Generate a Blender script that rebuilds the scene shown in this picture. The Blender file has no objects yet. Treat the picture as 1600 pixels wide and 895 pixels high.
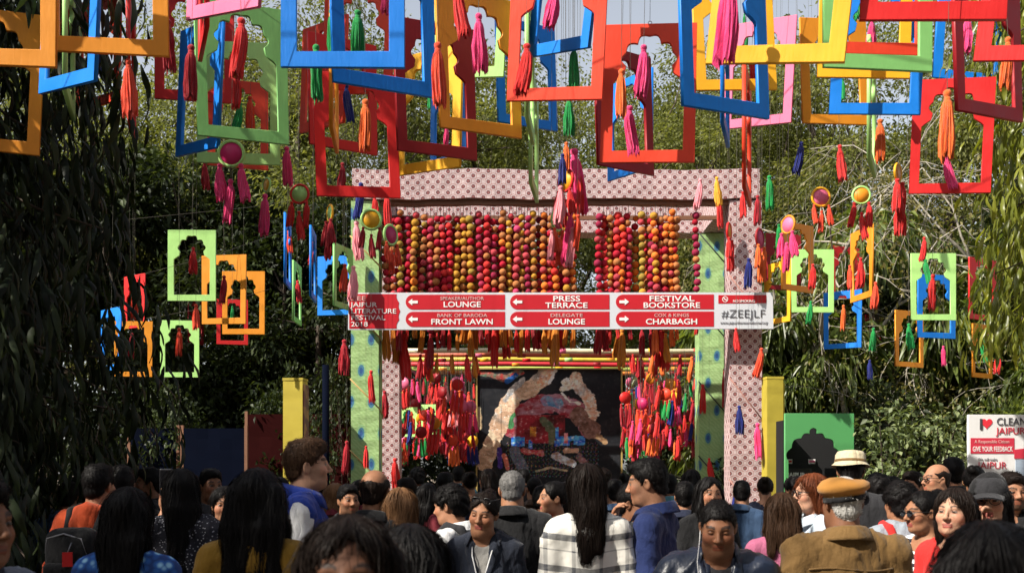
import bpy, bmesh, math, random
import numpy as np
from mathutils import Vector, Matrix, Euler

random.seed(7)
RNG = np.random.default_rng(11)
SC = bpy.context.scene
COL = SC.collection
R = math.radians

# ------------------------------------------------------------------ camera
CAM_Z = 1.75
FPX = 1700.0            # focal length in pixels of the 1600 px wide photograph
HORIZON = 735.0         # photograph row of eye level
cam_data = bpy.data.cameras.new("camera")
cam = bpy.data.objects.new("camera", cam_data)
COL.objects.link(cam)
cam.location = (0, 0, CAM_Z)
cam.rotation_euler = (R(90), 0, 0)
cam_data.sensor_width = 36
cam_data.lens = 36 * FPX / 1600
cam_data.shift_y = (HORIZON - 447.5) / 1600
cam_data.clip_start = 0.05
cam_data.clip_end = 600
cam_data.dof.use_dof = True
cam_data.dof.focus_distance = 12.0
cam_data.dof.aperture_fstop = 6.3
SC.camera = cam

# ------------------------------------------------------------------ sky, sun, exposure
SUN_EL, SUN_AZ = R(43), R(32)      # height; degrees behind the camera, from the left
TO_SUN = Vector((-math.cos(SUN_AZ) * math.cos(SUN_EL), -math.sin(SUN_AZ) * math.cos(SUN_EL), math.sin(SUN_EL)))
world = bpy.data.worlds.new("World")
SC.world = world
world.use_nodes = True
wn = world.node_tree
wn.nodes.clear()
sky = wn.nodes.new("ShaderNodeTexSky")
sky.sky_type = 'NISHITA'
sky.sun_disc = False
sky.sun_elevation = SUN_EL
sky.sun_rotation = math.atan2(TO_SUN.x, TO_SUN.y)
sky.air_density = 1.0
sky.dust_density = 2.0
bg = wn.nodes.new("ShaderNodeBackground")
bg.inputs['Strength'].default_value = 0.12
wo = wn.nodes.new("ShaderNodeOutputWorld")
hs = wn.nodes.new("ShaderNodeHueSaturation")      # thin winter haze: a pale sky
hs.inputs['Saturation'].default_value = 0.38
wn.links.new(sky.outputs[0], hs.inputs['Color'])
wn.links.new(hs.outputs[0], bg.inputs[0])
wn.links.new(bg.outputs[0], wo.inputs[0])
sun_data = bpy.data.lights.new("sun", 'SUN')
sun_data.energy = 5.0
sun_data.angle = R(0.5)
sun_data.color = (1.0, 0.93, 0.82)
sun = bpy.data.objects.new("sun", sun_data)
COL.objects.link(sun)
sun.location = (-20, -10, 30)
sun.rotation_euler = (-TO_SUN).to_track_quat('-Z', 'Y').to_euler()
SC.view_settings.view_transform = 'Standard'
SC.view_settings.look = 'None'
SC.view_settings.exposure = 0.72
SC.view_settings.gamma = 1.0
SC.render.engine = 'CYCLES'
SC.cycles.use_denoising = True
SC.cycles.max_bounces = 6
SC.cycles.diffuse_bounces = 3
SC.cycles.transparent_max_bounces = 8

# ------------------------------------------------------------------ helpers
def P(px, py, d):
    """The point seen at photograph pixel (px, py), d metres ahead."""
    return Vector(((px - 800) / FPX * d, d, CAM_Z + (HORIZON - py) / FPX * d))

def tag(o, label=None, cat=None, group=None, kind=None):
    if label: o['label'] = label
    if cat: o['category'] = cat
    if group: o['group'] = group
    if kind: o['kind'] = kind
    return o

def link(name, data, mat=None, parent=None, loc=None, rot=None, scale=None):
    o = bpy.data.objects.new(name, data)
    COL.objects.link(o)
    if mat is not None and data is not None:
        if not data.materials: data.materials.append(mat)
        if data.materials[0] is not mat:
            o.material_slots[0].link = 'OBJECT'
            o.material_slots[0].material = mat
    if parent: o.parent = parent
    if loc is not None: o.location = loc
    if rot is not None: o.rotation_euler = rot
    if scale is not None: o.scale = scale if hasattr(scale, '__len__') else (scale,) * 3
    return o

def thing(name, label, cat, loc=(0, 0, 0), rz=0, group=None, rot=None):
    o = bpy.data.objects.new(name, None)
    o.empty_display_size = 0.1
    COL.objects.link(o)
    o.location = loc
    o.rotation_euler = rot if rot is not None else (0, 0, rz)
    return tag(o, label, cat, group)

def np_mesh(name, V, F, cols=None, smooth=True, quads=True):
    """V (n,3) array, F (m,k) array of equal sided faces -> mesh, fast."""
    me = bpy.data.meshes.new(name)
    V = np.asarray(V, dtype=np.float32); F = np.asarray(F, dtype=np.int32)
    k = F.shape[1]
    me.vertices.add(len(V)); me.vertices.foreach_set('co', V.ravel())
    me.loops.add(F.size); me.loops.foreach_set('vertex_index', F.ravel())
    me.polygons.add(len(F))
    me.polygons.foreach_set('loop_start', np.arange(0, F.size, k, dtype=np.int32))
    me.polygons.foreach_set('loop_total', np.full(len(F), k, dtype=np.int32))
    if smooth: me.polygons.foreach_set('use_smooth', np.ones(len(F), dtype=bool))
    me.update(calc_edges=True)
    if cols is not None:
        a = me.color_attributes.new('col', 'FLOAT_COLOR', 'POINT')
        c = np.ones((len(V), 4), dtype=np.float32); c[:, :3] = cols
        a.data.foreach_set('color', c.ravel())
    return me

class MB:
    """collects quads / tris with UVs in metres; builds one mesh."""
    def __init__(s): s.v = []; s.f = []; s.uv = []; s.sm = []
    def face(s, pts, uv=None, smooth=False):
        i = len(s.v); s.v += [tuple(p) for p in pts]; s.f.append(tuple(range(i, i + len(pts))))
        s.uv.append(uv or [(0, 0)] * len(pts)); s.sm.append(smooth)
    def box(s, c, d, rz=0, bev=0.0):
        x, y, z = d[0] / 2, d[1] / 2, d[2] / 2
        m = Matrix.Rotation(rz, 3, 'Z'); c = Vector(c)
        def q(a, b, e, f, w, h):
            s.face([c + m @ Vector(p) for p in (a, b, e, f)], [(0, 0), (w, 0), (w, h), (0, h)])
        X, Y, Z = d
        q((-x, -y, -z), (x, -y, -z), (x, -y, z), (-x, -y, z), X, Z)
        q((x, y, -z), (-x, y, -z), (-x, y, z), (x, y, z), X, Z)
        q((x, -y, -z), (x, y, -z), (x, y, z), (x, -y, z), Y, Z)
        q((-x, y, -z), (-x, -y, -z), (-x, -y, z), (-x, y, z), Y, Z)
        q((-x, -y, z), (x, -y, z), (x, y, z), (-x, y, z), X, Y)
        q((-x, y, -z), (x, y, -z), (x, -y, -z), (-x, -y, -z), X, Y)
    def tube(s, pts, r0, r1=None, n=8, cap=True):
        pts = [Vector(p) for p in pts]
        r1 = r0 if r1 is None else r1
        rings = []; L = 0; prev = None
        for i, p in enumerate(pts):
            t = (pts[min(i + 1, len(pts) - 1)] - pts[max(i - 1, 0)]).normalized()
            if prev is None:
                a = t.orthogonal().normalized()
            else:
                a = (prev - t * prev.dot(t))
                a = a.normalized() if a.length > 1e-6 else t.orthogonal().normalized()
            prev = a; b = t.cross(a)
            r = r0 + (r1 - r0) * i / max(1, len(pts) - 1)
            if i: L += (p - pts[i - 1]).length
            rings.append(([p + (a * math.cos(2 * math.pi * k / n) + b * math.sin(2 * math.pi * k / n)) * r for k in range(n)], L, r))
        base = len(s.v)
        for rg, _, _ in rings: s.v += [tuple(p) for p in rg]
        for i in range(len(rings) - 1):
            for k in range(n):
                k2 = (k + 1) % n
                s.f.append((base + i * n + k, base + i * n + k2, base + (i + 1) * n + k2, base + (i + 1) * n + k))
                c = 2 * math.pi * r0
                u0, u1 = c * k / n, c * (k + 1) / n
                s.uv.append([(u0, rings[i][1]), (u1, rings[i][1]), (u1, rings[i + 1][1]), (u0, rings[i + 1][1])])
                s.sm.append(True)
        if cap:
            for i, rev in ((0, True), (len(rings) - 1, False)):
                idx = [base + i * n + k for k in range(n)]
                s.f.append(tuple(reversed(idx)) if rev else tuple(idx)); s.uv.append([(0, 0)] * n); s.sm.append(False)
    def lathe(s, prof, n=16, c=(0, 0, 0), axis='z', squash=1.0):
        base = len(s.v)
        for (r, z) in prof:
            for k in range(n):
                a = 2 * math.pi * k / n
                p = (r * math.cos(a), r * math.sin(a) * squash, z)
                if axis == 'y': p = (p[0], p[2], p[1])
                s.v.append((p[0] + c[0], p[1] + c[1], p[2] + c[2]))
        for i in range(len(prof) - 1):
            for k in range(n):
                k2 = (k + 1) % n
                q = (base + i * n + k, base + i * n + k2, base + (i + 1) * n + k2, base + (i + 1) * n + k)
                s.f.append(q if axis == 'z' else tuple(reversed(q))); s.uv.append([(0, 0)] * 4); s.sm.append(True)
    def mesh(s, name):
        me = bpy.data.meshes.new(name)
        me.from_pydata(s.v, [], s.f)
        uvl = me.uv_layers.new(name='UVMap')
        flat = [c for f in s.uv for p in f for c in p]
        uvl.data.foreach_set('uv', flat)
        me.polygons.foreach_set('use_smooth', s.sm)
        me.update()
        return me
    def build(s, name, mat, parent=None, loc=None, rot=None):
        return link(name, s.mesh(name), mat, parent, loc, rot)

def flat_shape(name, loops, depth, bevel=0.0, res=1):
    """Extruded flat outline with holes, drawn in x,y and turned to stand in x,z; front at y=-depth/2."""
    cu = bpy.data.curves.new(name, 'CURVE'); cu.dimensions = '2D'; cu.fill_mode = 'BOTH'
    cu.extrude = depth / 2; cu.bevel_depth = bevel; cu.bevel_resolution = 0
    for lp in loops:
        sp = cu.splines.new('POLY'); sp.points.add(len(lp) - 1)
        for q, (x, y) in zip(sp.points, lp): q.co = (x, y, 0, 1)
        sp.use_cyclic_u = True
    o = bpy.data.objects.new(name, cu); COL.objects.link(o)
    dg = bpy.context.evaluated_depsgraph_get()
    me = bpy.data.meshes.new_from_object(o.evaluated_get(dg))
    bpy.data.objects.remove(o); bpy.data.curves.remove(cu)
    me.transform(Matrix.Rotation(R(90), 4, 'X'))
    me.name = name
    me.materials.clear()
    return me

def text_mesh(txt, size, bold=0.0, depth=0.004, align='LEFT', spacing=1.0, xscale=1.0, shear=0.0):
    cu = bpy.data.curves.new('lettering', 'FONT'); cu.body = txt; cu.size = size
    cu.extrude = depth / 2; cu.offset = bold; cu.align_x = align; cu.space_character = spacing; cu.shear = shear
    cu.resolution_u = 3
    o = bpy.data.objects.new('lettering', cu); COL.objects.link(o)
    dg = bpy.context.evaluated_depsgraph_get()
    me = bpy.data.meshes.new_from_object(o.evaluated_get(dg))
    bpy.data.objects.remove(o); bpy.data.curves.remove(cu)
    me.transform(Matrix.Rotation(R(90), 4, 'X') @ Matrix.Scale(xscale, 4, (1, 0, 0)))
    me.materials.clear()
    return me

def copy_tree(o, parent=None, mats=None):
    c = o.copy(); COL.objects.link(c)
    if parent: c.parent = parent
    for ch in list(o.children): copy_tree(ch, c)
    return c

# ------------------------------------------------------------------ materials
def new_mat(name):
    m = bpy.data.materials.new(name); m.use_nodes = True
    return m, m.node_tree.nodes, m.node_tree.links, m.node_tree.nodes['Principled BSDF']

def M(nodes, links, op, a, b=None, c=None):
    n = nodes.new('ShaderNodeMath'); n.operation = op
    for i, v in enumerate((a, b, c)):
        if v is None: continue
        if hasattr(v, 'is_output'): links.new(v, n.inputs[i])
        else: n.inputs[i].default_value = v
    return n.outputs[0]

def mixc(nodes, links, f, a, b):
    n = nodes.new('ShaderNodeMix'); n.data_type = 'RGBA'
    for s, v in ((0, f), (6, a), (7, b)):
        if hasattr(v, 'is_output'): links.new(v, n.inputs[s])
        else: n.inputs[s].default_value = v if s == 0 else (*v, 1)
    return n.outputs[2]

def ramp(nodes, links, f, stops):
    n = nodes.new('ShaderNodeValToRGB'); e = n.color_ramp.elements
    while len(e) < len(stops): e.new(0.5)
    for el, (p, c) in zip(e, stops): el.position = p; el.color = (*c, 1)
    links.new(f, n.inputs[0]); return n.outputs[0]

def noise(nodes, links, scale, detail=3, vec=None, rough=0.5):
    n = nodes.new('ShaderNodeTexNoise'); n.inputs['Scale'].default_value = scale
    n.inputs['Detail'].default_value = detail; n.inputs['Roughness'].default_value = rough
    if vec is not None: links.new(vec, n.inputs['Vector'])
    return n.outputs['Fac']

def obj_coord(nodes): return nodes.new('ShaderNodeTexCoord').outputs['Object']

def bump(nodes, links, bsdf, h, strength=0.3, dist=0.01):
    b = nodes.new('ShaderNodeBump'); b.inputs['Strength'].default_value = strength; b.inputs['Distance'].default_value = dist
    links.new(h, b.inputs['Height']); links.new(b.outputs[0], bsdf.inputs['Normal'])

def plain(name, col, rough=0.6, var=0.12, scale=12, bmp=0.1, metal=0.0, spec=0.5, bscale=60, rnd=0.08):
    m, n, l, b = new_mat(name)
    oc = obj_coord(n)
    f = noise(n, l, scale, 4, oc)
    oi = n.new('ShaderNodeObjectInfo').outputs['Random']
    k = M(n, l, 'ADD', M(n, l, 'MULTIPLY_ADD', f, 2 * var, 1 - var), M(n, l, 'MULTIPLY_ADD', oi, 2 * rnd, -rnd))
    vm = n.new('ShaderNodeVectorMath'); vm.operation = 'SCALE'; vm.inputs[0].default_value = col; l.new(k, vm.inputs['Scale'])
    l.new(vm.outputs[0], b.inputs['Base Color'])
    b.inputs['Roughness'].default_value = rough; b.inputs['Metallic'].default_value = metal
    b.inputs['Specular IOR Level'].default_value = spec
    if bmp: bump(n, l, b, noise(n, l, bscale, 4, oc), bmp, 0.01)
    return m

PAINT = {   # paint colours, linear; green is lime with its unlit tone put in
    'vermilion': (0.72, 0.055, 0.022), 'red': (0.62, 0.02, 0.02), 'crimson': (0.30, 0.012, 0.018),
    'blue': (0.008, 0.20, 0.72), 'lime': (0.40, 0.70, 0.22), 'green': (0.22, 0.52, 0.16), 'yellow': (0.84, 0.42, 0.02),
    'orange': (0.74, 0.27, 0.02), 'pink': (0.78, 0.16, 0.30), 'navy': (0.01, 0.03, 0.20), 'magenta': (0.50, 0.02, 0.12),
    'palepink': (0.80, 0.30, 0.34),
}
def paint(name, c):
    """brushed enamel on board: streaks, rubbed patches, a few chips to bare wood"""
    m, n, l, b = new_mat(name); oc = obj_coord(n)
    oi = n.new('ShaderNodeObjectInfo').outputs['Random']
    cb = n.new('ShaderNodeCombineXYZ'); l.new(M(n, l, 'MULTIPLY', oi, 37.0), cb.inputs[1])
    va = n.new('ShaderNodeVectorMath'); va.operation = 'ADD'; l.new(oc, va.inputs[0]); l.new(cb.outputs[0], va.inputs[1])
    mp = n.new('ShaderNodeMapping'); mp.inputs['Scale'].default_value = (1, 1, .16); l.new(va.outputs[0], mp.inputs[0])
    br = noise(n, l, 70, 3, mp.outputs[0]); pt = noise(n, l, 7, 4, va.outputs[0]); ch = noise(n, l, 24, 5, va.outputs[0], .65)
    k = M(n, l, 'ADD', M(n, l, 'MULTIPLY_ADD', br, .12, .76), M(n, l, 'MULTIPLY_ADD', pt, .34, M(n, l, 'MULTIPLY_ADD', oi, .16, -.08)))
    vm = n.new('ShaderNodeVectorMath'); vm.operation = 'SCALE'; vm.inputs[0].default_value = c; l.new(k, vm.inputs['Scale'])
    chip = M(n, l, 'GREATER_THAN', ch, .745)
    l.new(mixc(n, l, chip, vm.outputs[0], (.34, .26, .17)), b.inputs['Base Color'])
    l.new(M(n, l, 'MULTIPLY_ADD', pt, .4, .3), b.inputs['Roughness']); b.inputs['Specular IOR Level'].default_value = .3
    bump(n, l, b, M(n, l, 'ADD', br, M(n, l, 'MULTIPLY', chip, -.6)), .25, .004)
    return m
PM = {k: paint('paint_' + k, c) for k, c in PAINT.items()}
YARN = {
    'red': (0.62, 0.022, 0.02), 'crimson': (0.36, 0.01, 0.02), 'pink': (0.78, 0.05, 0.20), 'orange': (0.80, 0.15, 0.025),
    'orangered': (0.75, 0.07, 0.025), 'green': (0.01, 0.28, 0.06), 'navy': (0.01, 0.018, 0.16), 'palepink': (0.85, 0.30, 0.34),
    'yellow': (0.80, 0.38, 0.03), 'gold': (0.62, 0.22, 0.02), 'black': (0.02, 0.02, 0.02),
}
def yarn_mat(name, c):
    m, n, l, b = new_mat(name)
    tc = obj_coord(n)
    mp = n.new('ShaderNodeMapping'); mp.inputs['Scale'].default_value = (1, 1, 0.08); l.new(tc, mp.inputs[0])
    f = noise(n, l, 260, 2, mp.outputs[0])
    k = M(n, l, 'MULTIPLY_ADD', f, 1.0, 0.5)
    vm = n.new('ShaderNodeVectorMath'); vm.operation = 'SCALE'; vm.inputs[0].default_value = c; l.new(k, vm.inputs['Scale'])
    l.new(vm.outputs[0], b.inputs['Base Color'])
    b.inputs['Roughness'].default_value = 0.8; b.inputs['Specular IOR Level'].default_value = 0.15
    b.inputs['Sheen Weight'].default_value = 0.3
    bump(n, l, b, f, 0.8, 0.004)
    return m
YM = {k: yarn_mat('yarn_' + k, c) for k, c in YARN.items()}
M_STRING = plain('string_fibre', (0.10, 0.09, 0.07), 0.9, bmp=0)
M_WIRE = plain('wire', (0.25, 0.25, 0.24), 0.5, bmp=0)
# ------------------------------------------------------------------ ground
def ground_mat():
    m, n, l, b = new_mat('dusty_ground')
    oc = obj_coord(n)
    f = noise(n, l, 0.9, 6, oc); g = noise(n, l, 30, 4, oc)
    c = ramp(n, l, f, [(0.3, (0.16, 0.12, 0.085)), (0.7, (0.27, 0.21, 0.15))])
    l.new(mixc(n, l, M(n, l, 'MULTIPLY', g, 0.5), c, (0.10, 0.08, 0.055)), b.inputs['Base Color'])
    b.inputs['Roughness'].default_value = 0.9
    bump(n, l, b, g, 0.5, 0.02)
    return m
g = MB(); g.face([(-250, -150, 0), (250, -150, 0), (250, 350, 0), (-250, 350, 0)])
tag(g.build('ground', ground_mat()), kind='structure')

# ------------------------------------------------------------------ printed cloths of the gateway
def print_mat():
    """white and rose block print: brown rosettes in a lattice of hexagon lines"""
    m, n, l, b = new_mat('block_print_cloth')
    uv = n.new('ShaderNodeUVMap').outputs[0]
    sp = n.new('ShaderNodeSeparateXYZ'); l.new(uv, sp.inputs[0])
    s = 0.148; h = s * 1.05
    def cell(off):
        x = M(n, l, 'SUBTRACT', M(n, l, 'FLOORED_MODULO', M(n, l, 'ADD', sp.outputs[0], off * s / 2 + 10 * s), s), s / 2)
        y = M(n, l, 'SUBTRACT', M(n, l, 'FLOORED_MODULO', M(n, l, 'ADD', sp.outputs[1], off * h / 2 + 10 * h), h), h / 2)
        r = M(n, l, 'SQRT', M(n, l, 'ADD', M(n, l, 'MULTIPLY', x, x), M(n, l, 'MULTIPLY', y, y)))
        ax, ay = M(n, l, 'ABSOLUTE', x), M(n, l, 'ABSOLUTE', y)
        hx = M(n, l, 'MAXIMUM', ax, M(n, l, 'ADD', M(n, l, 'MULTIPLY', ax, 0.5), M(n, l, 'MULTIPLY', ay, 0.866)))
        ang = M(n, l, 'ARCTAN2', y, x)
        pet = M(n, l, 'MULTIPLY_ADD', M(n, l, 'COSINE', M(n, l, 'MULTIPLY', ang, 8)), 0.004, 0)
        return M(n, l, 'ADD', r, pet), hx
    r1, h1 = cell(0); r2, h2 = cell(1)
    r = M(n, l, 'MINIMUM', r1, r2); hx = M(n, l, 'MINIMUM', h1, h2)
    w = noise(n, l, 6, 3, uv)
    base = mixc(n, l, w, (0.50, 0.395, 0.40), (0.58, 0.49, 0.48))
    line = M(n, l, 'LESS_THAN', M(n, l, 'ABSOLUTE', M(n, l, 'SUBTRACT', hx, 0.047)), 0.0035)
    c = mixc(n, l, M(n, l, 'MULTIPLY', line, 0.95), base, (0.34, 0.14, 0.13))
    c = mixc(n, l, M(n, l, 'LESS_THAN', r, 0.029), c, (0.13, 0.035, 0.042))
    c = mixc(n, l, M(n, l, 'LESS_THAN', r, 0.013), c, (0.45, 0.20, 0.18))
    c = mixc(n, l, M(n, l, 'LESS_THAN', r, 0.006), c, (0.08, 0.02, 0.03))
    l.new(c, b.inputs['Base Color'])
    b.inputs['Roughness'].default_value = 0.85; b.inputs['Specular IOR Level'].default_value = 0.2
    oc = obj_coord(n)
    bump(n, l, b, M(n, l, 'ADD', noise(n, l, 3.0, 4, oc), M(n, l, 'MULTIPLY', noise(n, l, 90, 2, oc), 0.1)), 0.5, 0.06)
    return m
def feather_mat():
    """lime cloth with blue peacock eyes"""
    m, n, l, b = new_mat('peacock_print_cloth')
    uv = n.new('ShaderNodeUVMap').outputs[0]
    sp = n.new('ShaderNodeSeparateXYZ'); l.new(uv, sp.inputs[0])
    s, h = 0.30, 0.92
    def cell(off):
        x = M(n, l, 'SUBTRACT', M(n, l, 'FLOORED_MODULO', M(n, l, 'ADD', sp.outputs[0], off * s / 2 + 10 * s), s), s / 2)
        y = M(n, l, 'SUBTRACT', M(n, l, 'FLOORED_MODULO', M(n, l, 'ADD', sp.outputs[1], off * h / 2 + 10 * h), h), h / 2)
        return M(n, l, 'SQRT', M(n, l, 'ADD', M(n, l, 'POWER', M(n, l, 'DIVIDE', M(n, l, 'ABSOLUTE', x), 0.048), 2.0),
                                 M(n, l, 'POWER', M(n, l, 'DIVIDE', M(n, l, 'ABSOLUTE', y), 0.088), 2.0)))
    w = noise(n, l, 9, 4, uv)
    r = M(n, l, 'ADD', M(n, l, 'MINIMUM', cell(0), cell(1)), M(n, l, 'MULTIPLY_ADD', w, 0.5, -0.25))
    wv = n.new('ShaderNodeTexWave'); wv.wave_type = 'BANDS'; wv.bands_direction = 'DIAGONAL'
    wv.inputs['Scale'].default_value = 9; wv.inputs['Distortion'].default_value = 6; l.new(uv, wv.inputs[0])
    base = mixc(n, l, wv.outputs['Fac'], (0.28, 0.44, 0.17), (0.34, 0.50, 0.22))
    c = mixc(n, l, M(n, l, 'LESS_THAN', r, 1.45), base, (0.24, 0.42, 0.20))
    c = mixc(n, l, M(n, l, 'LESS_THAN', r, 1.0), c, (0.06, 0.18, 0.27))
    c = mixc(n, l, M(n, l, 'LESS_THAN', r, 0.5), c, (0.03, 0.09, 0.24))
    l.new(c, b.inputs['Base Color'])
    b.inputs['Roughness'].default_value = 0.7; b.inputs['Specular IOR Level'].default_value = 0.25
    oc = obj_coord(n)
    mp = n.new('ShaderNodeMapping'); mp.inputs['Rotation'].default_value = (0.4, 0.5, 0.3); mp.inputs['Scale'].default_value = (1, 1, 2.4)
    l.new(oc, mp.inputs[0])
    bump(n, l, b, noise(n, l, 2.6, 3, mp.outputs[0]), 0.4, 0.07)
    return m
M_PRINT, M_FEATHER = print_mat(), feather_mat()
M_LATH = plain('raw_wood_lath', (0.20, 0.09, 0.05), 0.8)
M_ROPE = plain('gold_cord', (0.42, 0.28, 0.10), 0.8)

def cloth_box(c, d, nz, nx=6, amp=0.006, seed=0, taper=0.0):
    """A cloth wrapped box, its faces gridded and slightly puckered; UV in metres."""
    rg = np.random.default_rng(seed); mb = MB(); c = Vector(c)
    ph = rg.uniform(0, 6.28, 8)
    def disp(p, nrm):
        q = math.sin(p.z * 7 + p.x * 5 + ph[0]) + math.sin(p.z * 13 - p.x * 9 + p.y * 6 + ph[1]) * .6 + math.sin(p.x * 17 + ph[2]) * .4 + math.sin(p.z * 31 + p.y * 11 + p.x * 12 + ph[3]) * .35
        return p + nrm * q * amp
    X, Y, Z = d[0] / 2, d[1] / 2, d[2] / 2
    sides = [((-X, -Y), (X, -Y), (0, -1)), ((X, -Y), (X, Y), (1, 0)), ((X, Y), (-X, Y), (0, 1)), ((-X, Y), (-X, -Y), (-1, 0))]
    for (a, b, nn) in sides:
        ln = math.hypot(b[0] - a[0], b[1] - a[1]); k = max(2, int(ln / (Z * 2 / nz) if nz else 2)); k = min(k, 60)
        for i in range(k):
            for j in range(nz):
                q, uv = [], []
                for (ii, jj) in ((i, j), (i + 1, j), (i + 1, j + 1), (i, j + 1)):
                    t, u = ii / k, jj / nz
                    p = Vector((a[0] + (b[0] - a[0]) * t, a[1] + (b[1] - a[1]) * t, -Z + 2 * Z * u))
                    edge = min(t, 1 - t) * ln
                    if edge > 1e-6: p = disp(p, Vector((nn[0], nn[1], 0)))
                    q.append(c + p); uv.append((ln * t + (a[0] + X), 2 * Z * u))
                mb.face(q, uv, True)
    for sz in (-1, 1):
        q = [(-X, -Y), (X, -Y), (X, Y), (-X, Y)]
        if sz < 0: q.reverse()
        mb.face([c + Vector((x, y, sz * Z)) for x, y in q], [(x, y) for x, y in q])
    return mb

GX0, GX1, GF, GB = -2.165, 3.44, 16.0, 18.3       # post centres and the depth of front and rear row
gate = thing('festival_gateway', 'tall festival gateway of four cloth wrapped posts under pink printed beams', 'gateway', ((GX0 + GX1) / 2, (GF + GB) / 2, 0))
def gpart(name, mb, mat, label=None):
    o = mb.build(name, mat, gate, Vector((0, 0, 0)) - gate.location)
    return tag(o, label)
Y0 = GF + .22
gpart('post', cloth_box((GX0, Y0, 2.86), (.41, .42, 5.72), 60, seed=1, amp=.004), M_FEATHER, 'lime peacock print post at the front left')
gpart('post', cloth_box((GX1, Y0, 2.86), (.47, .44, 5.72), 60, seed=2, amp=.006), M_PRINT, 'pink printed post at the front right')
gpart('post', cloth_box((GX0 + .06, GB + .2, 2.87), (.42, .42, 5.74), 60, seed=3, amp=.006), M_PRINT, 'pink printed post at the rear left')
gpart('post', cloth_box((GX1 - .08, GB + .2, 2.87), (.43, .42, 5.74), 60, seed=4, amp=.007), M_FEATHER, 'lime peacock print post at the rear right')
def hbeam(x0, x1, y, z0, z1, dy, seed):
    mb = MB(); rg = np.random.default_rng(seed); k = 46; nz = 5
    ph = rg.uniform(0, 6.28, 4)
    def pt(t, y_, z, n): 
        x = x0 + (x1 - x0) * t
        q = math.sin(x * 6 + z * 9 + ph[0]) * .004 + math.sin(x * 15 + ph[1]) * .003
        zz = z + (math.sin(x * 3.1 + ph[2]) * .010 + math.sin(x * 11 + ph[3]) * .006)
        return (x, y_ + n * q, zz)
    L = x1 - x0
    for i in range(k):
        t0, t1 = i / k, (i + 1) / k
        for j in range(nz):
            a, b_ = z0 + (z1 - z0) * j / nz, z0 + (z1 - z0) * (j + 1) / nz
            uv = [(L * t0, a), (L * t1, a), (L * t1, b_), (L * t0, b_)]
            mb.face([pt(t0, y, a, -1), pt(t1, y, a, -1), pt(t1, y, b_, -1), pt(t0, y, b_, -1)], uv, True)
            mb.face([pt(t1, y + dy, a, 1), pt(t0, y + dy, a, 1), pt(t0, y + dy, b_, 1), pt(t1, y + dy, b_, 1)], [uv[1], uv[0], uv[3], uv[2]], True)
        mb.face([pt(t0, y, z1, -1), pt(t1, y, z1, -1), pt(t1, y + dy, z1, 1), pt(t0, y + dy, z1, 1)], [(L * t0, 0), (L * t1, 0), (L * t1, dy), (L * t0, dy)], True)
        mb.face([pt(t1, y, z0, -1), pt(t0, y, z0, -1), pt(t0, y + dy, z0, 1), pt(t1, y + dy, z0, 1)], [(L * t1, 0), (L * t0, 0), (L * t0, dy), (L * t1, dy)], True)
    for t, s in ((0, 1), (1, -1)):
        q = [pt(t, y + dy, z0, 1), pt(t, y, z0, -1), pt(t, y, z1, -1), pt(t, y + dy, z1, 1)]
        u = [(dy, z0), (0, z0), (0, z1), (dy, z1)]
        mb.face(q if s > 0 else q[::-1], u if s > 0 else u[::-1])
    return mb
gpart('beam', hbeam(GX0 - .18, GX1 + .20, GF - .03, 5.74, 6.17, .5, 5), M_PRINT, 'pink printed front beam')
gpart('beam', hbeam(GX0 - .15, GX1 + .14, GB - .03, 5.75, 6.19, .46, 6), M_PRINT, 'pink printed rear beam')
for X in (GX0 + .0, GX1 - .02):
    gpart('side_beam', cloth_box((X, (GF + .47 + GB - .03) / 2, 5.96), (.42, GB - GF - .52, .42), 4, seed=7, amp=.004), M_PRINT)
lw = MB(); lw.box(((GX0 + GX1) / 2, GF + .07, 5.70), (GX1 - GX0 - .46, .07, .07)); gpart('lath', lw, M_LATH)
lw = MB(); lw.box(((GX0 + GX1) / 2, GF + .85, 5.66), (GX1 - GX0 - .44, .06, .06)); gpart('lath', lw, M_LATH)
# cords wound round the posts
def cord_round(X, Yf, Yb, hw, z0, pitch, turns):
    mb = MB(); pts = []
    for k in range(turns):
        z = z0 + k * pitch
        pts = [(X - hw - .012, Yf - .012, z), (X + hw + .012, Yf - .012, z - pitch * .42), (X + hw + .012, Yb + .012, z - pitch * .5), (X - hw - .012, Yb + .012, z - pitch * .9)]
        mb.tube(pts, .011, n=5)
    return mb
gpart('cord', cord_round(GX0, Y0 - .21, Y0 + .21, .205, 2.05, 1.05, 4), M_ROPE)
gpart('cord', cord_round(GX1 - .08, GB - .01, GB + .41, .215, 2.0, 1.25, 4), plain('dark_cord', (.03, .04, .035), .8))
gpart('cord', cord_round(GX1, Y0 - .22, Y0 + .22, .235, 1.62, 1.5, 3), plain('rose_cord', (.34, .17, .14), .8))

# ------------------------------------------------------------------ direction sign
M_SIGNW = plain('sign_white', (0.60, 0.62, 0.66), 0.45, .04, 4, .03, rnd=0)
M_SIGNR = plain('sign_red', (0.50, 0.012, 0.022), 0.4, .08, 3, .03, rnd=0)
M_LET = plain('letter_white', (0.80, 0.78, 0.76), 0.5, 0, bmp=0, rnd=0)
M_LETROSE = plain('letter_rose', (0.70, 0.42, 0.40), 0.5, 0, bmp=0, rnd=0)
M_LETDARK = plain('letter_dark', (0.05, 0.05, 0.06), 0.5, 0, bmp=0, rnd=0)
M_LETGREY = plain('letter_grey', (0.20, 0.20, 0.22), 0.5, 0, bmp=0, rnd=0)
SD = 15.74; SS = SD / FPX
sign = thing('direction_sign', 'long red and white direction sign board tied across the gateway posts', 'sign', P(876, 486, SD))
sign.rotation_euler = (0, R(-0.05), 0)
def SP(px, py): return ((px - 876) * SS, (486 - py) * SS)
def spart(name, me, mat, y, loc=(0, 0)): return link(name, me, mat, sign, (loc[0], y, loc[1]))
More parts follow.
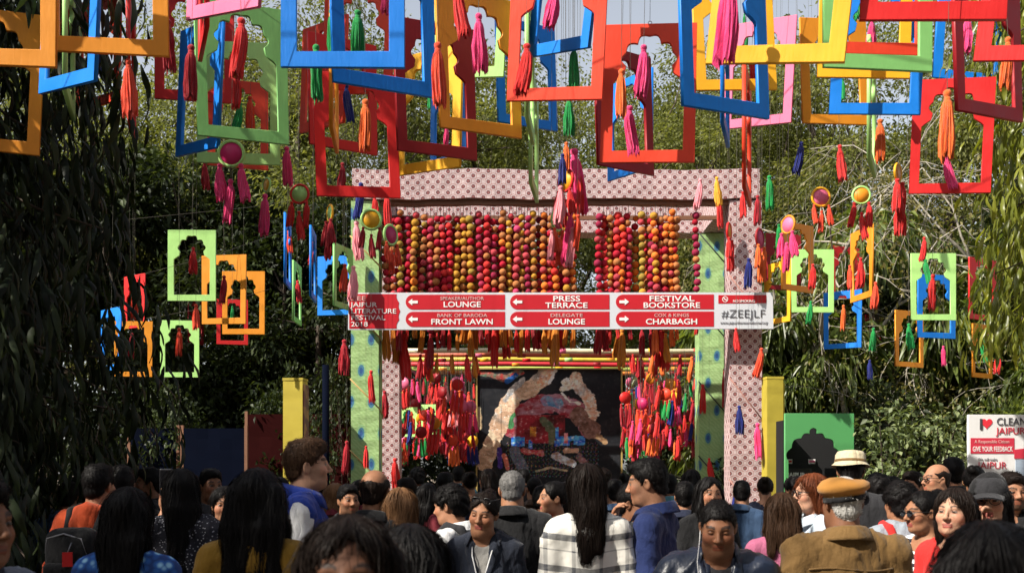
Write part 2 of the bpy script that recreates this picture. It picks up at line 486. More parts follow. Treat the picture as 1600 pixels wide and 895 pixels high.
bo = [SP(544, 515), SP(1208, 514), SP(1207, 457.5), SP(545, 457.5)]
spart('board', flat_shape('board', [bo], .03, .002), M_SIGNW, 0)
wav = []
for k in range(25):
    v = k / 24
    wav.append(SP(620 + 5.5 * math.sin(math.pi * v) - 2 * abs(math.sin(v * math.pi * 4)), 513 - 53.5 * v))
spart('header_panel', flat_shape('header_panel', [[SP(546, 513)] + wav + [SP(546, 459.5)]], .006), M_SIGNR, -.0185)
def sign_text(t, px, py, hpx, wpx=None, mat=M_LET, bold=.0, align='CENTER', sp=1.0, shear=0.0):
    size = hpx * SS / 0.70
    me = text_mesh(t, size, bold * size, .004, align, sp, 1.0, shear)
    if wpx:
        xs = [v.co.x for v in me.vertices]; w = max(xs) - min(xs)
        me.transform(Matrix.Scale(wpx * SS / w, 4, (1, 0, 0)))
    x, z = SP(px, py)
    o = link('lettering', me, mat, sign, (x, -.0255, z)); return o
for i, (t, hp, m_) in enumerate((('ZEE', 7.2, M_LETROSE), ('JAIPUR', 7.4, M_LET), ('LITERATURE', 7.4, M_LET), ('FESTIVAL', 7.4, M_LET), ('2018', 7.4, M_LET))):
    sign_text(t, 548.5, 469.5 + i * 10.1, hp, (23, 42, 70, 53, 26)[i], m_, .004, 'LEFT')
cols = [(634, 789), (797, 952), (962, 1115)]
texts = [[('SPEAKER/AUTHOR', 'LOUNGE'), ('BANK OF BARODA', 'FRONT LAWN')], [('PRESS', 'TERRACE'), ('DELEGATE', 'LOUNGE')], [('FESTIVAL', 'BOOKSTORE'), ('COX & KINGS', 'CHARBAGH')]]
wids = [[(68, 58), (78, 96)], [(42, 66), (50, 57)], [(70, 88), (54, 80)]]
for ci, (x0, x1) in enumerate(cols):
    for ri, (ya, yb) in enumerate(((460.5, 483.5), (487, 510.5))):
        rr = (yb - ya) / 2
        arc = [SP(x0 + rr + rr * math.cos(a), (ya + yb) / 2 - rr * math.sin(a)) for a in np.linspace(math.pi / 2, 3 * math.pi / 2, 15)]
        spart('arrow_panel', flat_shape('arrow_panel', [arc + [SP(x1, yb), SP(x1, ya)]], .006), M_SIGNR, -.0185)
        cy = (ya + yb) / 2; ax = x0 + (11.5 if ci < 2 else 13); d = -1 if ci < 2 else 1
        ar = [(-7.5 * -d, 0), (-1.0 * -d, 5.2), (-1.0 * -d, 2.2), (7.5 * -d, 2.2), (7.5 * -d, -2.2), (-1.0 * -d, -2.2), (-1.0 * -d, -5.2)]
        spart('arrow', flat_shape('arrow', [[SP(ax - (-x), cy - y) for x, y in ar]], .004), M_LET, -.0255)
        (a, b_), (wa, wb) = texts[ci][ri], wids[ci][ri]
        tx = (x0 + x1) / 2 + 10.5
        big = (ci in (1, 2) and ri == 0)
        if big:
            sign_text(a, tx, ya + 10.4, 8.4, wa, M_LET, .014); sign_text(b_, tx, yb - 2.2, 8.4, wb, M_LET, .014)
        else:
            sign_text(a, tx, ya + 8.3, 5.2, wa, M_LETROSE, .004); sign_text(b_, tx, yb - 3.6, 8.6, wb, M_LET, .016)
spart('warning_panel', flat_shape('warning_panel', [[SP(1122, 474.5), SP(1197, 474), SP(1197, 461.5), SP(1122, 461.5)]], .006), M_SIGNR, -.0185)
ring = MB()
for k in range(20):
    a0, a1 = 2 * math.pi * k / 20, 2 * math.pi * (k + 1) / 20
    c = SP(1132.5, 468)
    q = [(c[0] + r * SS * math.cos(a), -.0245, c[1] + r * SS * math.sin(a)) for a, r in ((a0, 3.6), (a1, 3.6), (a1, 4.6), (a0, 4.6))]
    ring.face(q)
c = SP(1132.5, 468); d = 3.6 * SS * .7
ring.face([(c[0] - d - .004, -.0245, c[1] + d - .004), (c[0] + d - .004, -.0245, c[1] - d - .004), (c[0] + d + .004, -.0245, c[1] - d + .004), (c[0] - d + .004, -.0245, c[1] + d + .004)])
ring.face([(c[0] - .022, -.0247, c[1] - .006), (c[0] + .022, -.0247, c[1] - .006), (c[0] + .022, -.0247, c[1] + .004), (c[0] - .022, -.0247, c[1] + .004)])
ring.build('no_smoking_symbol', M_LET, sign)
sign_text('NO SMOKING', 1162, 472.8, 4.0, 34, M_LET, .01)
sign_text('#ZEEJLF', 1161, 496.5, 12.5, 68, M_LETDARK, -.014)
sign_text('www.jaipurliteraturefestival.org', 1161, 506, 4.2, 74, M_LETGREY, -.004, shear=.35)

# ------------------------------------------------------------------ bead garlands hung under the front beam
def ball_mesh(name, seg=10, rings=7):
    mb = MB(); prof = []
    for i in range(rings + 1):
        a = math.pi * i / rings; prof.append((max(.0004, math.sin(a)), -math.cos(a)))
    mb.lathe(prof, seg); return mb.mesh(name)
BEAD = ball_mesh('bead')
BEADC = {'crimson': (.40, .012, .03), 'magenta': (.30, .02, .06), 'rose': (.46, .055, .07), 'ochre': (.40, .15, .05), 'gold': (.48, .24, .03),
         'orange': (.66, .16, .025), 'red': (.58, .035, .03), 'olive': (.34, .22, .04), 'pink': (.52, .05, .13)}
BM = {}
for k, c in BEADC.items():
    BM[k] = plain('bead_' + k, c, 0.75, .30, 9, .5, spec=0.15, bscale=14, rnd=.16)
def tassel_mesh(seed, n=52, ragged=.16, flare=1.0):
    """Yarn tassel, 1 unit tall hanging from z=0: knot, binding, skirt of ridged strands."""
    rg = np.random.default_rng(seed); mb = MB()
    prof = [(.010, 0), (.035, -.008), (.058, -.03), (.066, -.06), (.060, -.095), (.046, -.118), (.044, -.13), (.054, -.137), (.054, -.16), (.052, -.17),
            (.076, -.21), (.094, -.30), (.104, -.45), (.110 * flare, -.62), (.115 * flare, -.80), (.112 * flare, -1.0)]
    w = rg.uniform(.80, 1.14, n); w2 = np.where(rg.random(n) < .5, 1.04, .84); wob = rg.uniform(0, 6.28, n); tip = rg.uniform(-ragged, ragged * .4, n); sway = rg.normal(0, .03, 2)
    base = 0
    for i, (r, z) in enumerate(prof):
        k = max(0, min(1, (i - 9) / 4))
        for j in range(n):
            a = 2 * math.pi * j / n + .06 * k * math.sin(j * 2.1 + z * 5)
            rr = r * (1 + (w[j] * w2[j] - 1) * k + .07 * k * math.sin(wob[j] + z * 9)); kz = max(0, (-z - .25)) ** 1.5
            mb.v.append((rr * math.cos(a) + sway[0] * kz * 3, rr * math.sin(a) + sway[1] * kz * 3, z + (tip[j] if i == len(prof) - 1 else 0)))
    for i in range(len(prof) - 1):
        for j in range(n):
            j2 = (j + 1) % n
            mb.f.append((i * n + j2, i * n + j, (i + 1) * n + j, (i + 1) * n + j2)); mb.uv.append([(0, 0)] * 4); mb.sm.append(i < 10)
    mb.v.append((sway[0] * 2, sway[1] * 2, -.9)); L = len(mb.v) - 1; o = (len(prof) - 1) * n
    for j in range(n): mb.f.append((o + (j + 1) % n, o + j, L)); mb.uv.append([(0, 0)] * 3); mb.sm.append(False)
    return mb.mesh('tassel')
TAS = [tassel_mesh(s, flare=f) for s, f in ((1, 1.0), (2, 1.18), (3, .9), (4, 1.08))]
TAS_LO = [tassel_mesh(s, n=14, flare=f) for s, f in ((5, 1.05), (6, .95))]
STR = MB(); STR.tube([(0, 0, 0), (0, 0, 1)], 1, n=5, cap=False); STR = STR.mesh('string')

_ONES = 'first second third fourth fifth sixth seventh eighth ninth tenth eleventh twelfth thirteenth fourteenth fifteenth sixteenth seventeenth eighteenth nineteenth'.split()
ORD = _ONES + [w for t_, u_ in (('twent', 'twenty'), ('thirt', 'thirty'), ('fort', 'forty'), ('fift', 'fifty'), ('sixt', 'sixty'), ('sevent', 'seventy'), ('eight', 'eighty')) for w in [t_ + 'ieth'] + [u_ + '-' + o_ for o_ in _ONES[:9]]]
STRANDS = [(603, 'ochre olive'), (614, 'ochre rose'), (625, 'olive ochre'), (637, 'magenta crimson'), (648, 'gold orange'), (661, 'ochre olive'), (673, 'rose magenta'),
           (683, 'crimson ochre'), (693, 'red crimson'), (702, 'crimson red'), (714, 'gold ochre'), (724, 'ochre gold'), (735, 'olive gold'), (750, 'magenta crimson'),
           (761, 'red rose'), (772, 'crimson magenta'), (785, 'ochre orange'), (796, 'gold olive'), (807, 'rose pink'), (815, 'gold ochre'), (824, 'magenta rose'), (833, 'ochre gold'),
           (850, 'orange ochre'), (859, 'ochre crimson'), (868, 'orange red'), (885, 'gold ochre'), (896, 'orange ochre'), (936, 'crimson magenta'), (943, 'red crimson'), (953, 'gold ochre'),
           (964, 'red rose'), (972, 'orange red'), (982, 'magenta crimson'), (1003, 'olive gold'), (1017, 'magenta crimson'), (1024, 'orange gold'), (1032, 'crimson magenta'),
           (1040, 'ochre orange'), (1049, 'orange gold'), (1057, 'orange ochre'), (1088, 'magenta crimson')]
WORD = {'ochre': 'ochre', 'olive': 'olive', 'gold': 'golden', 'rose': 'rose', 'magenta': 'magenta', 'crimson': 'crimson', 'red': 'red', 'orange': 'orange', 'pink': 'pink'}
ST2 = []
for k, (px, cc) in enumerate(STRANDS):      # a second row close behind, in the gaps
    ST2.append((px, cc, 0))
    if k + 1 < len(STRANDS) and 7 < STRANDS[k + 1][0] - px < 22: ST2.append(((px + STRANDS[k + 1][0]) / 2, random.choice(('crimson rose', 'ochre olive', 'rose ochre', 'crimson magenta', 'orange ochre', 'red crimson')), 1))
for i, (px, cc, back) in enumerate(ST2):
    c1, c2 = cc.split(); rg = random.Random(i)
    D = 16.06 + (.0 if i % 2 else .06) + rg.uniform(-.03, .03)
    if back: D = 16.27 + rg.uniform(-.05, .05)
    top = P(px, 318, D); top.z = 5.665
    nb = 14 + rg.choice((0, 0, 1)); sp = .112 + rg.uniform(-.004, .006); r0 = .0565 + rg.uniform(-.004, .004)
    t = thing('bead_garland', f'garland of {WORD[c1]} and {WORD[c2]} balls, {ORD[i]} from the left under the beam', 'garland', top, rg.uniform(0, 6), 'bead garlands hung in rows under the gateway beam')
    z = -.05 - rg.uniform(0, .13) - (.05 if back else 0)
    for k in range(nb):
        c = rg.choices((c1, c2, 'crimson', 'ochre', 'rose'), (.50, .26, .10, .09, .05))[0]
        r = r0 * rg.uniform(.86, 1.08)
        link('bead', BEAD, BM[c], t, (rg.uniform(-.012, .012) + .018 * math.sin(k * .45 + i), rg.uniform(-.012, .012), z - r), (rg.uniform(0, 6), rg.uniform(0, 6), 0), (r, r, r * .96))
        z -= sp
    link('string', STR, M_STRING, t, (0, 0, z), None, (.004, .004, -z + .02))
    tc = 'gold' if c1 in ('gold', 'ochre', 'olive', 'orange') and rg.random() < .7 else ('orange' if c1 == 'orange' else ('crimson' if rg.random() < .6 else 'red'))
    L = rg.choice((rg.uniform(.22, .36), rg.uniform(.30, .46), rg.uniform(.40, .62)))
    if back and rg.random() < .55: continue
    link('tassel', TAS[i % 4], YM[tc], t, (0, 0, z), (0, 0, rg.uniform(0, 6)), (L * .95, L * .95, L))

# ------------------------------------------------------------------ coloured poles of the walkway roof behind the gate
POLE_COLS = [('cream', (.70, .62, .42)), ('rust red', (.45, .08, .03)), ('yellow', (.62, .45, .05)), ('scarlet', (.5, .02, .03)), ('lime', (.42, .5, .1)), ('orange', (.65, .22, .04))]
rails = thing('walkway_rails', 'pair of dark rails on posts carrying the coloured poles behind the gateway', 'rack', (.6, 21.5, 0))
for X in (-2.5, 4.3):
    mb = MB(); mb.box((X - .6, 0, 3.775), (.08, 5.4, .08)); mb.build('rail', M_LATH, rails)
    for yy in (-2.6, 2.6):
        mb = MB(); mb.box((X - .6, yy, 1.867), (.09, .09, 3.734)); mb.build('post', M_LATH, rails)
for i, (py, D) in enumerate(((547, 19.2), (556, 19.9), (564, 20.7), (572, 21.6), (577, 22.6), (583, 23.5))):
    nm, c = POLE_COLS[i]
    m_ = plain('pole_' + nm.replace(' ', '_'), c, .5, .35, 5, .2, rnd=0)
    z = CAM_Z + (HORIZON - py) / FPX * D
    mb = MB(); mb.tube([(-3.6, 0, 0), (-1, 0, .01), (1.2, 0, -.01), (3.6, 0, 0)], .045, n=10)
    ring_ = MB()
    o = mb.build('roof_pole', m_, None, (.9, D, 3.86))
    tag(o, f'{nm} wrapped pole lying across the walkway behind the gate, {ORD[i]} from the front', 'pole', 'coloured poles across the walkway')
    for k in range(9):
        b2 = MB(); b2.tube([(-3.3 + k * .8 + .1 * (i % 3), 0, 0), (-3.15 + k * .8 + .1 * (i % 3), 0, 0)], .0475, n=10)
        b2.build('band', PM[('yellow', 'red', 'lime', 'orange', 'pink', 'crimson')[(i * 2 + k) % 6]], o)

# ------------------------------------------------------------------ walkway panel with a mirror reflection painted as colour
def painted_reflection():
    D = 20.2; s = D / FPX; x0, x1, y0, y1 = 746, 970, 577, 880
    nx, ny = 300, 400
    xs = np.linspace(x0, x1, nx); ys = np.linspace(y1, y0, ny)
    X, Y = np.meshgrid(xs, ys)
    rg = np.random.default_rng(5)
    def fbm(X, Y, sc, seed):
        r = np.random.default_rng(seed); v = 0
        for o in range(5):
            a = r.uniform(0, 6.28, 4); f = (2 ** o) / sc
            v = v + (np.sin(X * f * math.cos(a[0]) + Y * f * math.sin(a[0]) + a[1] + 1.7 * np.sin(Y * f * .7 + a[2])) * np.sin(Y * f * math.cos(a[3]) - X * f * math.sin(a[3]) + a[2])) / (1.6 ** o)
        return v
    n1, n2, n3 = fbm(X, Y, 14, 1), fbm(X, Y, 7, 2), fbm(X, Y, 4, 3)
    C = np.zeros((ny, nx, 3)); C[:] = (.010, .011, .014)
    C += (np.clip(n1, 0, 1) * .006)[..., None]
    def seg(path, w, k=3.0):
        k = k * .62
        d = np.full(X.shape, 1e9)
        for (ax, ay), (bx, by) in zip(path[:-1], path[1:]):
            vx, vy = bx - ax, by - ay
            t = np.clip(((X - ax) * vx + (Y - ay) * vy) / (vx * vx + vy * vy), 0, 1)
            d = np.minimum(d, np.hypot(X - ax - t * vx, Y - ay - t * vy))
        return d + n2 * k < w
    def put(mask, a, b, nz):
        k = np.clip(nz * .5 + .5, 0, 1)[..., None]
        C[mask] = (np.array(a) * (1 - k) + np.array(b) * k)[mask]
    # reflected dark red arch
    put(seg([(800, 668), (815, 648), (845, 632), (870, 628), (900, 640), (920, 668)], 15), (.22, .02, .03), (.30, .16, .20), n2)
    put(seg([(855, 626), (872, 630)], 9), (.22, .13, .22), (.10, .25, .36), n3)
    put(seg([(905, 650), (925, 672)], 14), (.10, .05, .035), (.20, .11, .09), n3)
    put((np.abs(X - 845) < 38) & (Y > 648) & (Y < 692), (.05, .012, .012), (.26, .02, .03), n1)
    put(seg([(848, 655), (862, 672), (862, 690)], 6), (.05, .07, .04), (.10, .10, .06), n3)
    put(seg([(800, 650), (798, 664)], 5), (.04, .12, .05), (.05, .2, .08), n3)
    # pale swirling arc
    put(seg([(757, 722), (768, 695), (778, 668), (788, 640), (803, 618), (828, 606), (848, 592), (856, 578)], 13, 2.6), (.36, .23, .15), (.60, .42, .30), n2 + .6 * n3)
    put(seg([(846, 600), (858, 578)], 8, 2.5), (.62, .24, .13), (.72, .45, .32), n3)
    put(seg([(858, 598), (868, 580)], 3, 3), (.6, .55, .5), (.75, .7, .66), n3)
    put(seg([(790, 624), (800, 610), (818, 592)], 4, 2), (.2, .2, .2), (.4, .36, .33), n3)
    # second pale flame
    put(seg([(880, 608), (892, 600), (884, 596)], 5, 3), (.55, .42, .32), (.72, .66, .6), n3)
    put(seg([(900, 592), (908, 608), (917, 618), (928, 648)], 9, 4), (.60, .52, .44), (.45, .24, .15), n3)
    put(seg([(878, 614), (890, 627), (905, 630)], 2.5, 2), (.6, .5, .42), (.7, .6, .5), n3)
    # bright blue patches of the painted reflection
    for (a, b, c, d) in ((799, 820, 682, 697), (826, 832, 688, 700), (866, 890, 688, 696), (869, 912, 681, 688), (896, 914, 684, 695), (868, 873, 668, 684)):
        put((X > a) & (X < b) & (Y + n3 > c) & (Y + n3 < d), (.01, .06, .42), (.08, .32, .72), n3)
    put((X > 881) & (X < 887) & (Y > 676) & (Y < 692), (.6, .05, .08), (.7, .3, .3), n3)
    put((X > 828) & (X < 838) & (Y > 666) & (Y < 682), (.5, .2, .03), (.3, .05, .02), n3)
    put(seg([(818, 705), (845, 706)], 5, 4), (.32, .02, .03), (.35, .16, .14), n3)
    put(seg([(780, 702), (782, 728)], 4, 1), (.04, .02, .15), (.06, .03, .2), n3)
    put(seg([(788, 712), (793, 730)], 4, 1), (.5, .14, .1), (.4, .1, .07), n3)
    put(seg([(804, 706), (812, 722), (818, 735)], 9, 2), (.06, .07, .10), (.1, .11, .15), n3)
    put(seg([(870, 712), (895, 724)], 6, 4), (.45, .5, .6), (.25, .16, .12), n3)
    put(seg([(885, 704), (900, 703)], 4, 3), (.45, .27, .18), (.3, .15, .1), n3)
    put(seg([(838, 736), (860, 730), (885, 735)], 1.5, 1), (.3, .25, .15), (.4, .3, .2), n3)
    put(seg([(905, 715), (925, 735)], 7, 4), (.08, .05, .07), (.22, .1, .1), n3)
    put(seg([(935, 682), (945, 690)], 5, 3), (.3, .19, .1), (.16, .09, .05), n3)
    put(seg([(750, 582), (790, 590), (812, 582)], 5, 4), (.3, .03, .03), (.08, .14, .10), n3)
    put(seg([(792, 596), (806, 586)], 3, 2), (.01, .05, .2), (.02, .08, .26), n3)
    put(seg([(748, 640), (750, 668)], 4, 1.5), (.55, .42, .25), (.4, .28, .16), n3)
    # fine veins and flecks breaking up the painted reflection, densest in the pale swirls
    lum = C.max(-1, keepdims=True); n4, n5 = fbm(X + 6 * n2, Y + 6 * n1, 5.5, 8), fbm(X, Y, 2.2, 9)
    vein = np.clip(1 - np.abs(n4) * 4.5, 0, 1)[..., None]; fleck = np.clip(n5 - .75, 0, 1)[..., None]
    C = C * (1 - .55 * vein * (lum > .05)) + fleck * lum * .9
    cool = np.clip(fbm(X, Y, 18, 12), 0, 1)[..., None] * (lum > .3); C = C * (1 - cool * np.array((.45, .30, .12)))
    spots = (np.sin(X * 1.9 + 3 * np.sin(Y * .7)) * np.sin(Y * 2.3 + 2 * np.sin(X * .9)) > .72) & (Y > 690) & (Y < 745) & (X > 790) & (X < 935)
    C[spots] = C[spots] * .4 + np.stack([.16 + .14 * np.sin(X), .13 + .1 * np.sin(X * .7 + Y), .12 + .12 * np.sin(Y)], -1)[spots]
    V = np.stack([(X - 858) * s, np.zeros_like(X), (HORIZON - Y) * s + CAM_Z], -1).reshape(-1, 3)
    idx = np.arange(nx * ny).reshape(ny, nx)
    F = np.stack([idx[:-1, :-1], idx[:-1, 1:], idx[1:, 1:], idx[1:, :-1]], -1).reshape(-1, 4)
    me = np_mesh('picture', V, F, np.minimum(.85, C.reshape(-1, 3) * 1.7))
    m, n, l, b = new_mat('reflection_print')
    at = n.new('ShaderNodeAttribute'); at.attribute_name = 'col'
    l.new(at.outputs['Color'], b.inputs['Base Color']); b.inputs['Roughness'].default_value = .55; b.inputs['Specular IOR Level'].default_value = .15
    t = thing('painted_reflection', 'tall dark panel in the walkway with a swirling mirror reflection painted on it', 'mirror panel', ((858 - 800) * s, D, 0))
    link('picture', me, m, t, (0, -.012, 0))
    zt = CAM_Z + (HORIZON - y0) * s; zb = CAM_Z + (HORIZON - y1) * s; hw = (x1 - x0) / 2 * s
    b_ = MB(); b_.box((0, .03, (zt + zb) / 2), (2 * hw, .06, zt - zb)); b_.build('backing', M_LATH, t)
    fr = MB()
    gm = plain('gilt_frame', (.42, .31, .10), .4, .2)
    for sx in (-1, 1): fr.box((sx * (hw + .014), 0, (zt + zb) / 2), (.028, .09, zt - zb + .05))
    fr.box((0, 0, zt + .014), (2 * hw - .004, .088, .028)); fr.build('frame', gm, t)
painted_reflection()

# ------------------------------------------------------------------ pillars, panels, booth and notice beyond the crowd
M_YEL = plain('yellow_cloth', (.44, .35, .035), .7, .12, 5, .5, bscale=6)
M_DKRED = plain('dark_red_cloth', (.022, .003, .003), .9, .2, 4, spec=.05)
M_NAVY = plain('navy_cloth', (.0015, .003, .010), .9, .2, 4, spec=.05)
def pillar_side():
    m, n, l, b = new_mat('pillar_collage')
    oc = obj_coord(n); v = n.new('ShaderNodeTexVoronoi'); v.inputs['Scale'].default_value = 7; l.new(oc, v.inputs[0])
    l.new(ramp(n, l, v.outputs['Color'], [(0, (.16, .02, .02)), (.45, (.05, .02, .02)), (.7, (.3, .16, .05)), (1, (.1, .06, .04))]), b.inputs['Base Color'])
    return m
M_PSIDE = pillar_side()
for (px0, px1, py, D, rz, lab) in ((443, 474, 590, 15.5, R(-4), 'square yellow pillar with a dark patterned side standing left of the gateway'), (1197, 1223, 588, 15.4, R(6), 'plain yellow pillar standing right of the pink printed post')):
    a, b_ = P(px0, py, D), P(px1, py, D); w = b_.x - a.x
    t = thing('square_pillar', lab, 'pillar', ((a.x + b_.x) / 2, D + w / 2, 0), rz)
    cloth_box((0, 0, a.z / 2 - .02), (w, w, a.z - .04), 30, amp=.003, seed=int(px0)).build('shaft', M_YEL, t)
    c = MB(); c.box((0, 0, a.z - .018), (w + .012, w + .012, .036)); c.build('cap', M_YEL, t)
    s_ = MB(); s_.box((w / 2 + .014, 0, a.z / 2 - .03), (.012, w * .92, a.z - .12)); s_.build('side_panel', M_PSIDE if px0 < 800 else M_YEL, t)
a = P(509, 570, 17.2); mb = MB(); mb.tube([(0, 0, 0), (0, 0, a.z)], .055, n=10)
tag(mb.build('pole', M_NAVY, None, (a.x, 17.2, 0)), 'navy painted pole standing between the yellow pillar and the gateway', 'pole')
for (px0, px1, py, D, mt, lab) in ((388, 552, 646, 19, M_DKRED, 'dark red cloth screen behind the yellow pillar'), (288, 382, 668, 18, M_NAVY, 'navy cloth screen beside the dark red screen'), (205, 276, 668, 18.4, M_NAVY, 'navy cloth screen at the far left in the shade')):
    a, b_ = P(px0, py, D), P(px1, py, D); w = b_.x - a.x
    t = thing('cloth_screen', lab, 'screen', ((a.x + b_.x) / 2, D, 0), 0, 'cloth screens along the left')
    cloth_box((0, 0, a.z / 2), (w, .06, a.z - .02), 14, amp=.006, seed=int(px0)).build('cloth', mt, t)
    for sx in (-1, 1):
        p_ = MB(); p_.box((sx * (w / 2 + .03), 0, a.z / 2 + .02), (.05, .07, a.z + .04)); p_.build('post', M_LATH, t)

# multifoil opening outline (half profile), u across 0..1, v up 0..1
def multifoil(lobes, u0, v0, v1, n=6, bulge=.34):
    """points from springing (u0,v0) up to the apex (0,v1) as cusped lobes"""
    pts = []
    key = lobes
    for (a, b) in zip(key[:-1], key[1:]):
        ax, ay = a; bx, by = b; mx, my = (ax + bx) / 2, (ay + by) / 2
        dx, dy = bx - ax, by - ay; L = math.hypot(dx, dy)
        nx, ny = dy / L, -dx / L
        for k in range(n):
            t = k / n; h = math.sin(math.pi * t) * L * bulge
            pts.append((ax + dx * t + nx * h, ay + dy * t + ny * h))
    pts.append(key[-1]); return pts
D = 14.0; s = D / FPX
booth = thing('arch_booth', 'bright green board with a black cusped archway right of the yellow pillar', 'booth', P(1279, 735, D) - Vector((0, 0, CAM_Z)))
def bp(px, py): return ((px - 1279) * s, CAM_Z + (HORIZON - py) * s)
half = [(39, -30), (39, 16)] + multifoil([(39, 14), (34, 36), (19, 51), (6, 58), (0, 67)], 0, 0, 0, 8, .26)
cy = 735 
pts = [bp(1270 + x, cy - y) for x, y in half]; ptl = [bp(1270 - x, cy - y) for x, y in half][::-1][1:]
inner = [bp(1270 + 39, 830)] + pts[1:] + ptl[:-1] + [bp(1270 - 39, 830)]
M_GREEN = plain('green_board', (.08, .31, .10), .5, .06, 3, .05)
M_BLACK = plain('black_cloth', (.008, .008, .009), .7, .1)
link('board', flat_shape('board', [[bp(1226, 870), bp(1333, 870), bp(1333, 646), bp(1226, 646)], inner], .05, .003), M_GREEN, booth)
mb = MB(); mb.box((0, .45, 1.3), (.86, .05, 2.2)); mb.build('backing', M_BLACK, booth)
for sx in (-1, 1):
    mb = MB(); mb.box((sx * .43, .24, 1.25), (.03, .36, 2.3)); mb.build('side_wall', M_BLACK, booth)
for (px, c) in ((1245, 'red'), (1282, 'pink')):
    x, z = bp(px, 720)
    mb = MB(); mb.box((x, .405, z), (.09, .012, .06)); mb.build('card', M_LET, booth)
    mb = MB(); mb.box((x, .397, z), (.075, .004, .026)); mb.build('card_print', PM[c], booth)
x, z = bp(1254, 742)
mb = MB(); mb.box((x, .33, z - .40), (.40, .04, .98)); mb.build('standee', plain('black_board', (.012, .012, .013), .35), booth)
me = text_mesh('JAIPUR', .075, .003, .003, 'CENTER'); link('lettering', me, M_LET, booth, (x, .305, z - .02))
mb = MB(); mb.box((x, .307, z - .10), (.30, .004, .012)); mb.box((x, .307, z - .16), (.26, .004, .010)); mb.build('print_line', M_LETGREY, booth)

D = 11.0; s = D / FPX
note = thing('notice_board', 'white and red civic notice board reading clean Jaipur at the right edge', 'sign', P(1566, 735, D) - Vector((0, 0, CAM_Z)))
def np_(px, py): return ((px - 1566) * s, CAM_Z + (HORIZON - py) * s)
M_NOTE = plain('notice_white', (.74, .74, .74), .5, .03, 3, .02, rnd=0)
link('board', flat_shape('board', [[np_(1513, 790), np_(1622, 790), np_(1622, 648), np_(1512, 648)]], .04, .002), M_NOTE, note)
M_NRED = plain('notice_red', (.55, .03, .06), .5, .04, rnd=0)
link('banner', flat_shape('banner', [[np_(1515, 708), np_(1583, 708), np_(1583, 684), np_(1515, 684)]], .006), M_NRED, note, (0, -.024, 0))
link('ribbon', flat_shape('ribbon', [[np_(1583, 716), np_(1620, 716), np_(1620, 698), np_(1583, 702)]], .006), M_NRED, note, (0, -.0265, 0))
mb = MB(); mb.box((np_(1603, 0)[0], -.0245, np_(0, 738)[1]), (36 * s, .006, 40 * s)); mb.build('side_picture', plain('pale_blue_print', (.36, .44, .55), .5), note)
hx, hz = np_(1540, 661); ht = []
for k in range(28):
    a = 2 * math.pi * k / 28
    ht.append((hx + 16 * math.sin(a) ** 3 * s * .56, hz + (13 * math.cos(a) - 5 * math.cos(2 * a) - 2 * math.cos(3 * a) - math.cos(4 * a)) * s * .56))
link('heart', flat_shape('heart', [ht], .006), plain('heart_red', (.72, .03, .05), .5), note, (0, -.024, 0))
def ntext(t, px, py, hp, wpx, mat, bold=0):
    size = hp * s / .7; me = text_mesh(t, size, bold * size, .003, 'LEFT')
    xs = [v.co.x for v in me.vertices]; w = max(xs) - min(xs); me.transform(Matrix.Scale(wpx * s / w, 4, (1, 0, 0)))
    x, z = np_(px, py); link('lettering', me, mat, note, (x, -.0285, z))
ntext('I', 1527, 671, 17, 4, M_LETDARK, .01); ntext('CLEAN', 1555, 664, 11.5, 46, M_LETDARK, .004); ntext('JAIPUR', 1555, 678, 10.5, 46, M_NRED, .004)
ntext('A Responsible Citizen', 1521, 692, 5, 54, M_LETROSE); ntext('GIVE YOUR FEEDBACK', 1518, 705, 8, 62, M_LET, .004)
ntext('We will make', 1526, 719, 4.5, 30, M_LETGREY); ntext('JAIPUR', 1526, 732, 11, 46, M_NRED, -.004)
for sx in (1522, 1612):
    mb = MB(); mb.box((np_(sx, 0)[0], .045, .72), (.05, .045, 1.44)); mb.build('leg', M_LATH, note)
# ------------------------------------------------------------------ foliage
def leaf_mat(name, col, hue2, trans=.35, rough=.5, spec=.35):
    m = bpy.data.materials.new(name); m.use_nodes = True
    n, l = m.node_tree.nodes, m.node_tree.links; b = n['Principled BSDF']; out = n['Material Output']
    ge = n.new('ShaderNodeNewGeometry')
    oc = obj_coord(n)
    f = M(n, l, 'ADD', M(n, l, 'MULTIPLY', ge.outputs['Random Per Island'], .65), M(n, l, 'MULTIPLY', noise(n, l, 1.3, 2, oc), .35))
    c = ramp(n, l, f, [(.12, tuple(x * .45 for x in col)), (.5, col), (.85, hue2)])
    l.new(c, b.inputs['Base Color']); b.inputs['Roughness'].default_value = rough; b.inputs['Specular IOR Level'].default_value = spec
    tr = n.new('ShaderNodeBsdfTranslucent')
    vm = n.new('ShaderNodeVectorMath'); vm.operation = 'MULTIPLY'; l.new(c, vm.inputs[0]); vm.inputs[1].default_value = (1.5, 1.5, .6)
    l.new(vm.outputs[0], tr.inputs[0])
    mx = n.new('ShaderNodeMixShader'); mx.inputs[0].default_value = trans
    l.new(b.outputs[0], mx.inputs[1]); l.new(tr.outputs[0], mx.inputs[2]); l.new(mx.outputs[0], out.inputs[0])
    return m
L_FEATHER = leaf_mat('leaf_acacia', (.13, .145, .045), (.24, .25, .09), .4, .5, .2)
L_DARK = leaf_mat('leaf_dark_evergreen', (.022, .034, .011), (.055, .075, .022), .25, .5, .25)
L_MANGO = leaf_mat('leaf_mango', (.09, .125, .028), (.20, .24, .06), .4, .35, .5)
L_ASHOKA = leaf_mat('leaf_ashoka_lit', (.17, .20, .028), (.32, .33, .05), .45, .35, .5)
L_ASHOKA_DK = leaf_mat('leaf_ashoka_shade', (.012, .020, .009), (.035, .05, .018), .2, .5, .22)  # same leaf as above, the tree's shade put into its colour
